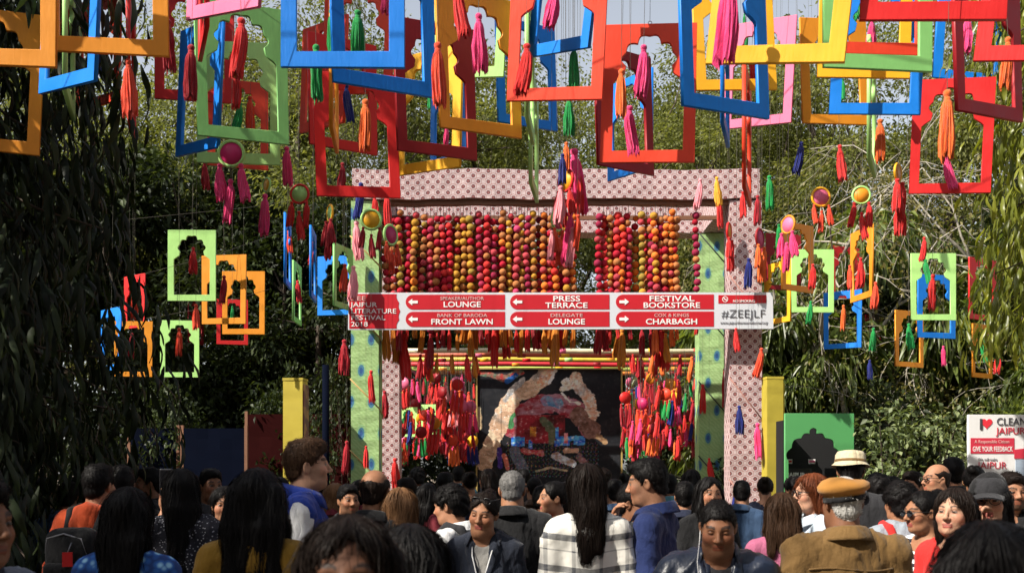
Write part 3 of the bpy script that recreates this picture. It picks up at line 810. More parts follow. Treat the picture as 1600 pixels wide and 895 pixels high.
L_BUSH = leaf_mat('leaf_bush', (.13, .17, .07), (.28, .32, .15), .3)
L_DRY = leaf_mat('leaf_dry', (.16, .15, .05), (.28, .24, .10), .4)
def bark_mat(name, c):
    m, n, l, b = new_mat(name); oc = obj_coord(n)
    f = noise(n, l, 7, 5, oc)
    l.new(ramp(n, l, f, [(.3, tuple(x * .5 for x in c)), (.7, c)]), b.inputs['Base Color']); b.inputs['Roughness'].default_value = .9
    bump(n, l, b, f, .6, .03); return m
BARK, BARK_PALE = bark_mat('bark_brown', (.10, .075, .055)), bark_mat('bark_pale', (.42, .38, .31))

def unit(v): return v / np.maximum(1e-9, np.linalg.norm(v, axis=-1, keepdims=True))
def leaves_mesh(C, Dv, Nv, ln, wd, droop=0.0):
    """diamond leaves folded on the midrib: base, left, tip, right."""
    n = len(C); Dv = unit(Dv); S = unit(np.cross(Dv, Nv)); U = np.cross(S, Dv)
    ln = np.asarray(ln).reshape(-1, 1) * np.ones((n, 1)); wd = np.asarray(wd).reshape(-1, 1) * np.ones((n, 1))
    mid = C + Dv * ln * .45
    a, c = C, C + Dv * ln + np.array([0, 0, -1]) * ln * droop
    b = mid + S * wd * .5 + U * wd * .14; d = mid - S * wd * .5 + U * wd * .14
    V = np.stack([a, b, c, d], 1).reshape(-1, 3)
    i = np.arange(n)[:, None] * 4
    F = np.concatenate([i + np.array([[0, 1, 2]]), i + np.array([[0, 2, 3]])], 1).reshape(-1, 3)
    return V, F
def clump_leaves(rg, clumps, per, ln, wd, droop=.1, shell=.45, down=.3):
    Cs, Ds, Ns = [], [], []
    for (c, r) in clumps:
        k = int(per * rg.uniform(.6, 1.3)); v = unit(rg.normal(size=(k, 3)))
        rad = rg.uniform(0, 1, (k, 1)) ** shell
        p = np.array(c) + v * rad * np.array(r)
        d = unit(v + rg.normal(0, .55, (k, 3)) + np.array([0, 0, -down])); 
        Cs.append(p); Ds.append(d); Ns.append(unit(rg.normal(0, .5, (k, 3)) + np.array([0, 0, 1.0])))
    C, Dv, Nv = np.concatenate(Cs), np.concatenate(Ds), np.concatenate(Ns)
    sc = rg.uniform(.65, 1.3, len(C))
    return leaves_mesh(C, Dv, Nv, ln * sc, wd * sc, droop)

def limb(mb, a, b, r0, r1, rg, bend=.12, n=6, k=4):
    a, b = Vector(a), Vector(b); L = (b - a).length
    off = Vector(rg.normal(0, bend, 3)) * L
    pts = [a.lerp(b, t) + off * math.sin(math.pi * t) for t in np.linspace(0, 1, k + 1)]
    mb.tube(pts, r0, r1, n, cap=False); return pts
def crown_clumps(rg, nb, rx, ry, z0, z1, r, hollow=.35, shape=1.0):
    out = []
    for _ in range(nb):
        v = unit(rg.normal(size=3)); q = rg.uniform(hollow, 1) ** .6
        z = (z0 + z1) / 2 + v[2] * q * (z1 - z0) / 2
        out.append(((v[0] * q * rx, v[1] * q * ry, z), tuple(r * rg.uniform(.6, 1.25) * np.array((1.15, 1.15, .7)))))
    return out
def build_tree_data(seed, nb, per, rx, ry, z0, z1, r, ln, wd, fork, tr, droop=.1, down=.3):
    rg = np.random.default_rng(seed); cl = crown_clumps(rg, nb, rx, ry, z0, z1, r)
    mb = MB(); top = Vector((rg.normal(0, .2), rg.normal(0, .2), fork))
    limb(mb, (0, 0, -.1), top, tr, tr * .75, rg, .04, 10, 6)
    mains = []
    for k in range(5):
        a = 2 * math.pi * k / 5 + rg.uniform(-.4, .4)
        e = Vector((math.cos(a) * rx * .5, math.sin(a) * ry * .5, fork + (z1 - fork) * rg.uniform(.35, .7)))
        mains.append(limb(mb, top - Vector((0, 0, .1)), e, tr * .55, tr * .2, rg, .1, 7, 5))
    for (c, rr) in cl:
        c = Vector(c); best = min((p for m_ in mains for p in m_[1:]), key=lambda p: (p - c).length)
        limb(mb, best, c, tr * .16, tr * .04, rg, .12, 4, 3)
    V, F = clump_leaves(rg, cl, per, ln, wd, droop, .5, down)
    return mb.mesh('trunk'), np_mesh('crown', V, F, smooth=False)
def place_tree(name, data, lm, bm_, loc, rz, sc, label, group=None):
    t = thing(name, label, 'tree', loc, rz, group); t.scale = sc if hasattr(sc, '__len__') else (sc,) * 3
    link('trunk', data[0], bm_, t); link('crown', data[1], lm, t); return t

T_A = build_tree_data(21, 95, 820, 4.6, 4.2, 3.4, 13.5, 1.1, .125, .056, 3.0, .26)
T_B = build_tree_data(22, 84, 820, 4.2, 4.0, 4.4, 14.0, 1.05, .12, .054, 3.6, .24)
T_D = build_tree_data(23, 90, 420, 3.0, 3.0, 1.2, 10.0, .95, .20, .09, 1.8, .25)
T_M = build_tree_data(24, 60, 260, 2.2, 2.0, 1.3, 5.6, .70, .24, .062, 1.4, .16, droop=.5, down=1.0)
GB_ = 'garden trees behind the gateway'
for (X, D, z, rz, s, dt, lab) in (
        (-9.5, 30, 0, .3, 1.05, T_A, 'broad acacia far behind the gateway, at the left of the row'), (-4.2, 27, 0, 1.9, 1.0, T_B, 'acacia rising behind the left end of the printed beam'),
        (.2, 31, 0, 2.9, 1.0, T_A, 'tall acacia with sky gaps behind the middle of the beam'), (4.9, 29, 0, .8, .95, T_B, 'acacia behind the right gateway post with white sky between its leaves'),
        (9.8, 27, 0, 4.1, 1.0, T_A, 'large leafy acacia behind the dry twigs on the right'), (14.5, 30, 0, 5.2, 1.1, T_B, 'acacia at the far right edge of the garden'),
        (-14, 33, 0, 3.3, 1.1, T_B, 'acacia at the far left edge of the garden'),
        (-6.5, 36, 0, 1.1, 1.1, T_B, 'acacia of the rear row behind the left of the beam'), (3.2, 37, 0, 3.9, 1.12, T_A, 'acacia of the rear row right of the gate middle'), (8.0, 35, 0, 2.2, 1.08, T_B, 'acacia of the rear row behind the right printed post')):
    place_tree('acacia_tree', dt, L_FEATHER, BARK, (X, D, z), rz, s, lab, GB_)
T_S = build_tree_data(27, 44, 150, 4.6, 4.2, 5.0, 12.5, .95, .15, .07, 3.6, .2)
place_tree('acacia_tree', T_S, L_FEATHER, BARK, (-7.6, -3.0, 0), 1.0, 1.0, 'thin acacia left of the walk behind the viewer, dappling the crowd with shade', GB_)
# dark evergreens on the shaded left
for (X, D, rz, s, lab) in ((-7.4, 25.0, .4, 1.0, 'dark evergreen behind the small hanging green frames on the left'), (-12, 21.0, 2.2, 1.0, 'dark evergreen nearest the drooping tree on the left'),
                           (-4.0, 24.5, 3.6, .8, 'dark evergreen beside the yellow pillar in shade'), (-13, 24, 5, 1.0, 'dark evergreen deep in shade at the far left'),
                           (7.8, 24, 1.2, .72, 'dark evergreen behind the mango tree on the right'), (11.2, 21.5, 2.6, .8, 'dark evergreen behind the notice board on the right'),
                           (4.6, 26, 4.4, .6, 'dark evergreen behind the green arch board'), (-.6, 30, 1.0, .5, 'dark evergreen beyond the painted panel')):
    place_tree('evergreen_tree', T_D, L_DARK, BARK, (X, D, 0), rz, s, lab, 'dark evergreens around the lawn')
# tall garden trees on the left of the walk, outside the picture: they throw the shade on the left
for (X, D, rz, s, lab) in ((-10.2, -1.5, 1.2, 1.2, 'tall evergreen left of the walk, nearest the viewer'), (-10.8, 4.5, 3.0, .98, 'tall evergreen left of the walk, second from the viewer'), (-11.4, 10.5, 4.5, .95, 'tall evergreen left of the walk, third from the viewer')):
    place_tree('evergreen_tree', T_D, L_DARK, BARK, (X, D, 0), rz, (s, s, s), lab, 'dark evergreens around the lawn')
for (X, D, rz, s, lab) in ((-3.5, -9, 2.2, 1.3, 'unseen evergreen added behind the viewer, leftmost of four'), (2.5, -8, .5, 1.25, 'unseen evergreen added behind the viewer, second from left'), (8, -7, 1.5, 1.3, 'unseen evergreen added behind the viewer, third from left'), (12.5, -1, 4.0, 1.3, 'unseen evergreen added behind the viewer, rightmost of four')):  # unseen trees added behind the viewer to cut the sky fill
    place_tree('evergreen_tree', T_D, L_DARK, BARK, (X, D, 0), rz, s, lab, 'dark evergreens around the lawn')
# lit mango trees on the right
for (X, D, rz, s, lab) in ((7.4, 22.5, .4, 1.3, 'sunlit mango tree with drooping yellow green leaves right of the gate'), (10.6, 21.0, 2.2, 1.2, 'sunlit mango tree behind the notice board'), (5.0, 22.5, 4.0, .95, 'smaller mango tree close behind the pink printed post')):
    place_tree('mango_tree', T_M, L_MANGO, BARK, (X, D, 0), rz, s, lab, 'mango trees on the right')

# dry twiggy tree
def dry_tree():
    rg = np.random.default_rng(31); mb = MB(); tips = []
    def grow(p, d, L, r, lev):
        pts = [p]; q = p.copy(); dd = d.copy()
        for k in range(4):
            dd = (dd + Vector(rg.normal(0, .22, 3)) + Vector((0, 0, -.03 * lev))).normalized(); q = q + dd * L / 4; pts.append(q.copy())
        mb.tube(pts, r, r * .5, 6 if lev < 2 else 4, cap=False)
        if lev >= 4: tips.append((pts[2], dd)); tips.append((q, dd)); return
        for k in range(4 if lev else 7):
            s_ = pts[rg.integers(2, 5)]; nd = (dd * .6 + Vector(rg.normal(0, .75, 3)) + Vector((0, -.1, .1 if lev < 2 else -.15))).normalized()
            grow(s_, nd, L * rg.uniform(.55, .8), r * .5, lev + 1)
    grow(Vector((0, 0, -.1)), Vector((0, 0, 1)), 3.6, .10, 0)
    C = np.repeat(np.array([tuple(p) for p, _ in tips]), 9, 0); n = len(C); C = C + rg.normal(0, .16, (n, 3))
    V, F = leaves_mesh(C, rg.normal(size=(n, 3)), rg.normal(0, .6, (n, 3)) + (0, 0, 1), rg.uniform(.06, .13, n), rg.uniform(.03, .06, n))
    return mb.mesh('trunk'), np_mesh('crown', V, F, smooth=False)
DT = dry_tree()
place_tree('dry_tree', DT, L_DRY, BARK_PALE, (6.8, 20.5, .6), .5, 1.0, 'dry tree of pale bare twigs and few leaves on the right')
place_tree('dry_tree', DT, L_DRY, BARK_PALE, (9.6, 23.5, 0), 2.9, 1.2, 'second pale twiggy tree, partly behind the large red frame on the right')

# drooping mast trees (each long leaf shows): 300 leaf parts on the visible side, the rest one mass
def long_leaf(seed):
    """one drooping lance leaf, 1 long along -z, wavy, folded on the midrib"""
    rg = np.random.default_rng(seed); V, F = [], []
    k = 6
    for i in range(k + 1):
        t = i / k; w = .098 * (math.sin(math.pi * min(1, t * .93 + .05)) ** .8) * (1 - .25 * t)
        y = -.22 * math.sin(t * 2.2) + .02 * math.sin(t * 9); wv = .012 * math.sin(t * 14)
        V += [(-w, y + w * .35 + wv, -t), (0, y, -t), (w, y + w * .35 - wv, -t)]
    for i in range(k):
        a = i * 3; F += [(a, a + 1, a + 4, a + 3), (a + 1, a + 2, a + 5, a + 4)]
    return np.array(V), np.array(F)
LL = [long_leaf(s) for s in range(3)]
LEAFM = [np_mesh('leaf', *LL[0]) for s in range(2)]
def mast_tree(loc, rad, z0, z1, nleaf, npart, L, lm, label, seed, view=(0, -1)):
    rg = np.random.default_rng(seed); t = thing('drooping_mast_tree', label, 'tree', loc, 0, 'drooping mast trees at the edges')
    mb = MB(); limb(mb, (0, 0, -.1), (0, 0, z1 - .3), .14, .03, rg, .01, 9, 8)
    nb = 150
    for k in range(nb):
        z = rg.uniform(z0 + .5, z1); a = rg.uniform(0, 6.28); rr = rad * rg.uniform(.5, .9) * min(1, .35 + (z1 - z) * .5)
        limb(mb, (0, 0, z), (math.cos(a) * rr, math.sin(a) * rr, z - .35 * rr - .2), .018, .006, rg, .08, 4, 3)
    link('trunk', mb.mesh('trunk'), BARK, t)
    n = nleaf + npart
    a = rg.uniform(0, 2 * math.pi, n); z = rg.uniform(z0, z1, n); rr = rad * np.sqrt(rg.uniform(.25, 1, n)) * np.minimum(1, .3 + (z1 - z) * .5)
    lump = .80 + .22 * np.sin(a * 5 + z * 1.3 + seed) + .12 * np.sin(z * 3.1 + a * 2); rr = rr * lump
    size = L * rg.uniform(.6, 1.25, n); C = np.stack([np.cos(a) * rr, np.sin(a) * rr, z], 1)
    yaw = a + math.pi / 2 + rg.normal(0, .7, n); tilt = rg.normal(.10, .28, n); roll = rg.normal(0, .25, n)
    front = np.argsort(-(np.cos(a) * view[0] + np.sin(a) * view[1]) * rr)
    fr = front[: int(n * .3)]; pick = rg.permutation(fr)[:npart]; rest = np.setdiff1d(np.arange(n), pick)
    Vs = []
    V0, F0 = LL[0]
    for i in pick:
        o = link('leaf', LEAFM[0], lm, t, C[i], (tilt[i], roll[i], yaw[i]), (size[i],) * 3)
    ca, sa = np.cos(yaw[rest]), np.sin(yaw[rest]); ct, st = np.cos(tilt[rest]), np.sin(tilt[rest]); cr, sr = np.cos(roll[rest]), np.sin(roll[rest])
    k = len(rest); v = V0[None] * size[rest][:, None, None]
    y1 = v[..., 1] * ct[:, None] - v[..., 2] * st[:, None]; z1_ = v[..., 1] * st[:, None] + v[..., 2] * ct[:, None]
    x2 = v[..., 0] * cr[:, None] + z1_ * sr[:, None]; z2 = -v[..., 0] * sr[:, None] + z1_ * cr[:, None]
    x3 = x2 * ca[:, None] - y1 * sa[:, None]; y3 = x2 * sa[:, None] + y1 * ca[:, None]
    W = np.stack([x3, y3, z2], -1) + C[rest][:, None]
    F = (F0[None] + (np.arange(k) * len(V0))[:, None, None]).reshape(-1, 4)
    tag(link('crown', np_mesh('crown', W.reshape(-1, 3), F), lm, t), kind='stuff')
    return t
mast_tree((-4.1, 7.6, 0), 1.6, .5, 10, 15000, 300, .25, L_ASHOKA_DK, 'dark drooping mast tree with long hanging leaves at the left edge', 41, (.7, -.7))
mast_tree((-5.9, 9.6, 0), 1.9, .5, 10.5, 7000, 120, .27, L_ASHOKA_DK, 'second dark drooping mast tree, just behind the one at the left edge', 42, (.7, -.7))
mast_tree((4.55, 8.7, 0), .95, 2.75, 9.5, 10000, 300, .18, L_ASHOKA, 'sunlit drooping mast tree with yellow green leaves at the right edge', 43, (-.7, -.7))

# shrubs
def shrub_data(seed, nb, per, r, h, ln, wd):
    rg = np.random.default_rng(seed); cl = []
    for _ in range(nb):
        v = unit(rg.normal(size=3)); q = rg.uniform(.3, 1) ** .5
        cl.append(((v[0] * q * r, v[1] * q * r * .8, h * .5 + v[2] * q * h * .46), tuple(np.array((1, 1, .8)) * rg.uniform(.16, .34))))
    mb = MB()
    for (c, _) in cl[::2]: limb(mb, (rg.normal(0, .1), rg.normal(0, .1), -.05), c, .018, .006, rg, .12, 4, 4)
    V, F = clump_leaves(rg, cl, per, ln, wd, .1, .5, .1)
    return mb.mesh('stem'), np_mesh('foliage', V, F, smooth=False)
S_A = shrub_data(51, 60, 70, 1.0, 2.85, .085, .052); S_B = shrub_data(52, 50, 90, 1.1, 2.2, .08, .045)
def place_shrub(dt, lm, loc, rz, s, lab, grp='shrubs under the trees'):
    t = thing('shrub', lab, 'shrub', loc, rz, grp); t.scale = s
    link('stem', dt[0], BARK, t); link('foliage', dt[1], lm, t)
for (X, D, rz, s, lm, dt, lab) in (
        (5.1, 13.2, 0, (.9, 1, 1), L_BUSH, S_A, 'pale green sunlit bush left of the notice board'), (6.5, 13.6, 2, (1.2, 1, 1.0), L_BUSH, S_A, 'pale green bush behind the notice board'),
        (4.4, 18.8, 1, (1.2, 1, 1.3), L_DARK, S_B, 'dark shrub behind the green arch board'), (6.6, 18.8, 3, (1.5, 1, 1.5), L_DARK, S_B, 'dark shrub behind the pale green bush'),
        (9.0, 18.5, 4, (1.5, 1, 1.6), L_MANGO, S_B, 'leafy shrub at the far right'), (-6.2, 19.6, 2, (1.6, 1, 1.6), L_DARK, S_B, 'dark shrub under the small hanging frames on the left'),
        (-4.2, 20.2, 5, (1.3, 1, 1.7), L_DARK, S_B, 'dark shrub left of the yellow pillar'), (-9.0, 20.5, .5, (1.8, 1, 1.8), L_DARK, S_B, 'dark shrub at the far left'),
        (-3.1, 18.8, 1.5, (.8, .8, 1.7), L_DARK, S_B, 'dark shrub between the navy pole and the gateway')):
    place_shrub(dt, lm, (X, D, 0), rz, s, lab)
def far_wood():
    rg = np.random.default_rng(61); cl = []
    for k in range(420):
        x = rg.uniform(-32, 32); h = 6.0 + 1.5 * math.sin(x * .7) + math.sin(x * 1.9)
        cl.append(((x, 38 + rg.uniform(-2, 2), rg.uniform(.2, h)), (1.3, 1.0, .9)))
    V, F = clump_leaves(rg, cl, 130, .34, .17, .1, .5, .2)
    tag(link('far_wood', np_mesh('far_wood', V, F, smooth=False), L_DARK), 'dark wood closing the far end of the garden', 'wood', kind='stuff')
far_wood()
# ------------------------------------------------------------------ hanging frames, tassels, discs
FW, FH, FT = .60, .89, .027
def frame_mesh(jit):
    rg = random.Random(jit)
    key = [(.50, .70), (.50, .80), (.25, .862), (0, .918)]
    hw = FW / 2
    rt = [(u * hw, v * FH) for u, v in [(.765, .083), (.765, .585), (.70, .605), (.53, .645)]] + multifoil([(u * hw, v * FH) for u, v in key], 0, 0, 0, 6); lf = [(-x, z) for x, z in rt[::-1][1:]]
    j = lambda: rg.uniform(-.004, .004)
    outer = [(-hw + j(), j()), (hw + j(), j()), (hw + j(), FH + j()), (-hw + j(), FH + j())]
    me = flat_shape('jharokha_frame', [outer, rt + lf], FT - .004, .002)
    return me
FRAMES = [frame_mesh(k) for k in range(3)]
HOOK = MB()
for k in range(8):
    a0, a1 = math.pi * 2 * k / 8, math.pi * 2 * (k + 1) / 8
    HOOK.tube([(.012 * math.cos(a0), 0, .012 + .012 * math.sin(a0)), (.012 * math.cos(a1), 0, .012 + .012 * math.sin(a1))], .0022, n=5, cap=False)
HOOK = HOOK.mesh('hook')
ROWS = [4.0 + .5 * k for k in range(30)]
def zw(d): return max(5.35, 2.05 + .475 * d)
def string_to(par, start, r=.0015):
    """string child of par from its local point `start` up to the nearest overhead wire"""
    Mx = Matrix.LocRotScale(par.location, par.rotation_euler, par.scale)
    w = Mx @ Vector(start); row = min(ROWS, key=lambda q: abs(q - w.y))
    end = Vector((w.x, row, zw(row))); v = Mx.inverted() @ end - Vector(start)
    o = link('string', STR, M_STRING, par, start); o.rotation_mode = 'QUATERNION'
    o.rotation_quaternion = v.to_track_quat('Z', 'Y'); o.scale = (r, r, v.length)
nf = [0]
CNAME = {'vermilion': 'vermilion', 'red': 'red', 'crimson': 'dark crimson', 'blue': 'blue', 'lime': 'lime green', 'green': 'green', 'yellow': 'yellow', 'orange': 'orange', 'pink': 'pink'}
def frame(xc, yb, col, D, yaw, where, roll=0.0, grp='large arch frames hung over the walk', pitch=0.0):
    nf[0] += 1
    if abs(yaw) > 70: yaw = math.copysign(min(86, abs(yaw) + 7), yaw)
    if abs(yaw) > 45: yaw -= math.degrees(math.atan((xc - 800) / FPX))
    t = thing('hanging_arch', f'{CNAME[col]} arch frame {where}', 'arch decoration', P(xc, yb, D), 0, grp, (R(pitch), R(roll), R(yaw)))
    link('panel', FRAMES[nf[0] % 3], PM[col], t)
    link('hook', HOOK, M_WIRE, t, (0, 0, FH))
    string_to(t, (0, 0, FH + .02))
    return t
BIG = [  # x centre, y of the bottom edge, colour, distance, yaw, where, roll
    (-18, 235, 'orange', 6.9, 12, 'low at the left edge of the picture, whole arch showing', 2.5),
    (-12, 102, 'orange', 5.2, 4, 'cut by the top left corner, nearest the left edge', 0),
    (105, 137, 'blue', 6.3, -38, 'turned aslant, in front of the drooping tree on the left', 4.5),
    (167, 84, 'orange', 5.5, 8, 'crossing behind the slanting blue frame at top left', -.5),
    (153, 166, 'vermilion', 8.9, -57, 'turned nearly sideways behind the slanting blue frame', 1),
    (304, 158, 'red', 8.5, 10, 'hanging in front of a blue frame seen sideways, upper left', 0),
    (308, 238, 'blue', 7.7, -62, 'turned nearly sideways between red and green frames, upper left', 5),
    (381, 219, 'green', 7.2, 24, 'the nearer of two green ones above the pink half disc', -1.5),
    (373, 256, 'lime', 8.0, 6, 'just behind the green one, above the three pink tassels', 0),
    (372, 262, 'vermilion', 11.2, 18, 'seen through the two green frames', 0),
    (348, 22, 'pink', 6.2, -48, 'only its lower corner showing at the top, left of centre', 5),
    (318, 70, 'red', 6.6, -80, 'edge on at the top, above the left red frame', 0),
    (536, 106, 'blue', 5.35, 0, 'bright and square on, at the top left of centre', 0),
    (602, 141, 'blue', 5.9, 29, 'shaded navy side, turned right in front of the bright blue one', -1.8),
    (503, 200, 'vermilion', 9.3, -52, 'turned sideways behind the bright blue frame', 3),
    (558, 147, 'vermilion', 9.2, -8, 'half hidden straight behind the bright blue frame', 1.5),
    (537, 234, 'red', 8.8, 34, 'small looking, behind the orange tassel left of centre', -1),
    (522, 220, 'orange', 7.6, 83, 'edge on beside the orange tassel', 0),
    (561, 308, 'red', 7.9, 15, 'lowest of all, before the left end of the printed beam', -2.5),
    (684, 243, 'crimson', 7.4, 30, 'shaded and turned right above the printed beam', -2.2),
    (668, 268, 'yellow', 8.1, -33, 'turned left, its bottom bar just above the printed beam', 1.5),
    (701, 255, 'blue', 10.3, -56, 'seen sideways behind the yellow frame above the beam', 1),
    (752, 208, 'orange', 7.1, 29, 'shaded, right of the crimson frame above the beam', -2.2),
    (727, 122, 'lime', 8.2, -14, 'bright, holding the pink tassel at the top centre left', 3),
    (825, 198, 'blue', 9.4, 32, 'shaded, half behind the vermilion frame at top centre', -2),
    (866, 157, 'vermilion', 6.7, -12, 'large and sunlit at the top centre', 2.4),
    (871, 83, 'blue', 7.0, -48, 'hanging inside the large vermilion frame at top centre', 10),
    (1011, 254, 'vermilion', 7.05, -7, 'complete and sunlit above the beam, pink tassel in its arch', 1.2),
    (984, 273, 'blue', 10.0, -48, 'seen sideways through the complete vermilion frame', 0),
    (978, 266, 'crimson', 8.2, 40, 'dark behind the complete vermilion frame', -2.5),
    (1135, 176, 'blue', 6.0, 29, 'shaded navy, the largest dark blue one right of centre', -2.4),
    (1209, 99, 'yellow', 4.75, -20, 'large and sunlit in front of the navy frame', 6),
    (1182, 197, 'pink', 9.3, -30, 'half hidden behind the shaded navy frame', 3),
    (1151, 141, 'yellow', 8.0, 6, 'behind the large yellow one and the navy one', -3),
    (1133, 212, 'blue', 7.9, 80, 'edge on under the shaded navy frame', 0),
    (1167, 308, 'vermilion', 7.9, 79, 'edge on in front of the pink printed post', 0),
    (1306, 194, 'orange', 9.3, 10, 'behind the blue one with the shadow, right of centre', -2),
    (1371, 109, 'green', 5.8, 5, 'large olive one at the upper right', 0),
    (1348, 122, 'yellow', 7.2, -4, 'just below and behind the large olive one', 2),
    (1366, 179, 'blue', 7.5, -9, 'sunlit with a shadow on its corner, upper right', 3),
    (1376, 86, 'vermilion', 7.0, 3, 'seen inside the large olive frame', 0),
    (1456, 32, 'red', 4.65, -8, 'nearest one at the top right, cut by the top edge', 2.8),
    (1511, 127, 'blue', 9.2, 5, 'behind the red frames at the upper right', 4),
    (1546, 182, 'crimson', 6.6, 29, 'shaded, at the right edge in front of the bright red one', -2.6),
    (1483, 302, 'red', 8.5, -14, 'bright, lowest at the right, pink tassel hanging in it', 2.5),
    (1622, 95, 'red', 5.5, -22, 'cut by the right edge of the picture', 7),
    (108, 166, 'lime', 7.0, 78, 'edge on at the upper left behind orange bars', 0),
    (828, 205, 'lime', 7.4, 80, 'edge on under the large vermilion frame, the higher one', 0),
    (834, 302, 'lime', 8.6, 78, 'edge on in front of the printed beam, the lower one', 0),
    (1362, 262, 'lime', 8.2, 79, 'edge on below the sunlit blue frame on the right', 0),
    (205, 200, 'red', 7.5, 82, 'edge on beside the orange red tassel, upper left', 0),
]
for q in BIG:
    frame(q[0], q[1], q[2], q[3], q[4], q[5], q[6])
SMALL = [  # left x, right x, top, bottom, colour, yaw, where
    (265, 335, 360, 470, 'lime', 0, 'with a red tassel, upper one of the left group'),
    (316, 384, 399, 506, 'orange', -8, 'behind the lime one of the left group'),
    (350, 411, 424, 522, 'orange', 0, 'in front of the other orange one of the left group'),
    (345, 381, 468, 538, 'red', 12, 'small, low behind the front orange one of the left group'),
    (181, 236, 502, 588, 'orange', 4, 'lowest at the far left beside the drooping tree'),
    (188, 233, 430, 512, 'red', -38, 'above the lowest orange one at the far left'),
    (253, 309, 501, 589, 'lime', 3, 'lowest lime one of the left group, orange tassel inside'),
    (294, 318, 470, 537, 'crimson', 60, 'turned sideways between the two lime ones of the left group'),
    (164, 184, 482, 578, 'blue', -64, 'dark and turned sideways at the far left'),
    (501, 550, 395, 492, 'blue', -14, 'bright, beside the left end of the sign'),
    (525, 547, 385, 482, 'green', 64, 'turned sideways in front of the blue one by the sign'),
    (443, 456, 340, 447, 'blue', 76, 'edge on, upper of the two thin ones left of the gate'),
    (483, 495, 360, 468, 'blue', 77, 'edge on, nearer the gate of the two thin ones'),
    (457, 471, 412, 505, 'green', 72, 'thin and turned sideways with a red tassel, left of the gate'),
    (1198, 1232, 410, 505, 'yellow', -52, 'just right of the sign'),
    (1198, 1250, 366, 453, 'crimson', 12, 'dark, behind the magenta disc right of the gate'),
    (1226, 1266, 350, 455, 'orange', 48, 'turned sideways in front of the green one right of the gate'),
    (1240, 1299, 390, 488, 'lime', 0, 'with a red tassel, right of the sign'),
    (1302, 1340, 386, 466, 'red', 24, 'above the narrow bright blue one on the right'),
    (1299, 1334, 455, 544, 'blue', -36, 'narrow and bright, right of the sign'),
    (1332, 1361, 358, 468, 'orange', -64, 'turned sideways under the orange disc on the right'),
    (1353, 1377, 494, 562, 'crimson', 58, 'turned sideways above the navy tassel on the right'),
    (1404, 1437, 486, 573, 'orange', 46, 'with a green tassel, below the pale lime one on the right'),
    (1428, 1488, 396, 500, 'lime', 0, 'pale, highest of the group at the right'),
    (1437, 1489, 430, 528, 'blue', 14, 'behind the pale lime one at the right'),
    (1456, 1493, 527, 588, 'crimson', 0, 'lowest at the right, pink tassel inside'),
    (1523, 1546, 507, 590, 'orange', 60, 'turned sideways with a green tassel, far right'),
    (1518, 1552, 405, 500, 'red', 30, 'half hidden by leaves at the far right'),
]
small_frames = []
for (x0, x1, y0, y1, c, yaw, wh) in SMALL:
    D = FH * FPX / (y1 - y0) + (.9 if x0 == 501 else 0); w = (x1 - x0) / FPX * D
    t = frame((x0 + x1) / 2, y1, c, D, yaw, wh, 0, 'small looking arch frames hung farther off', 0)

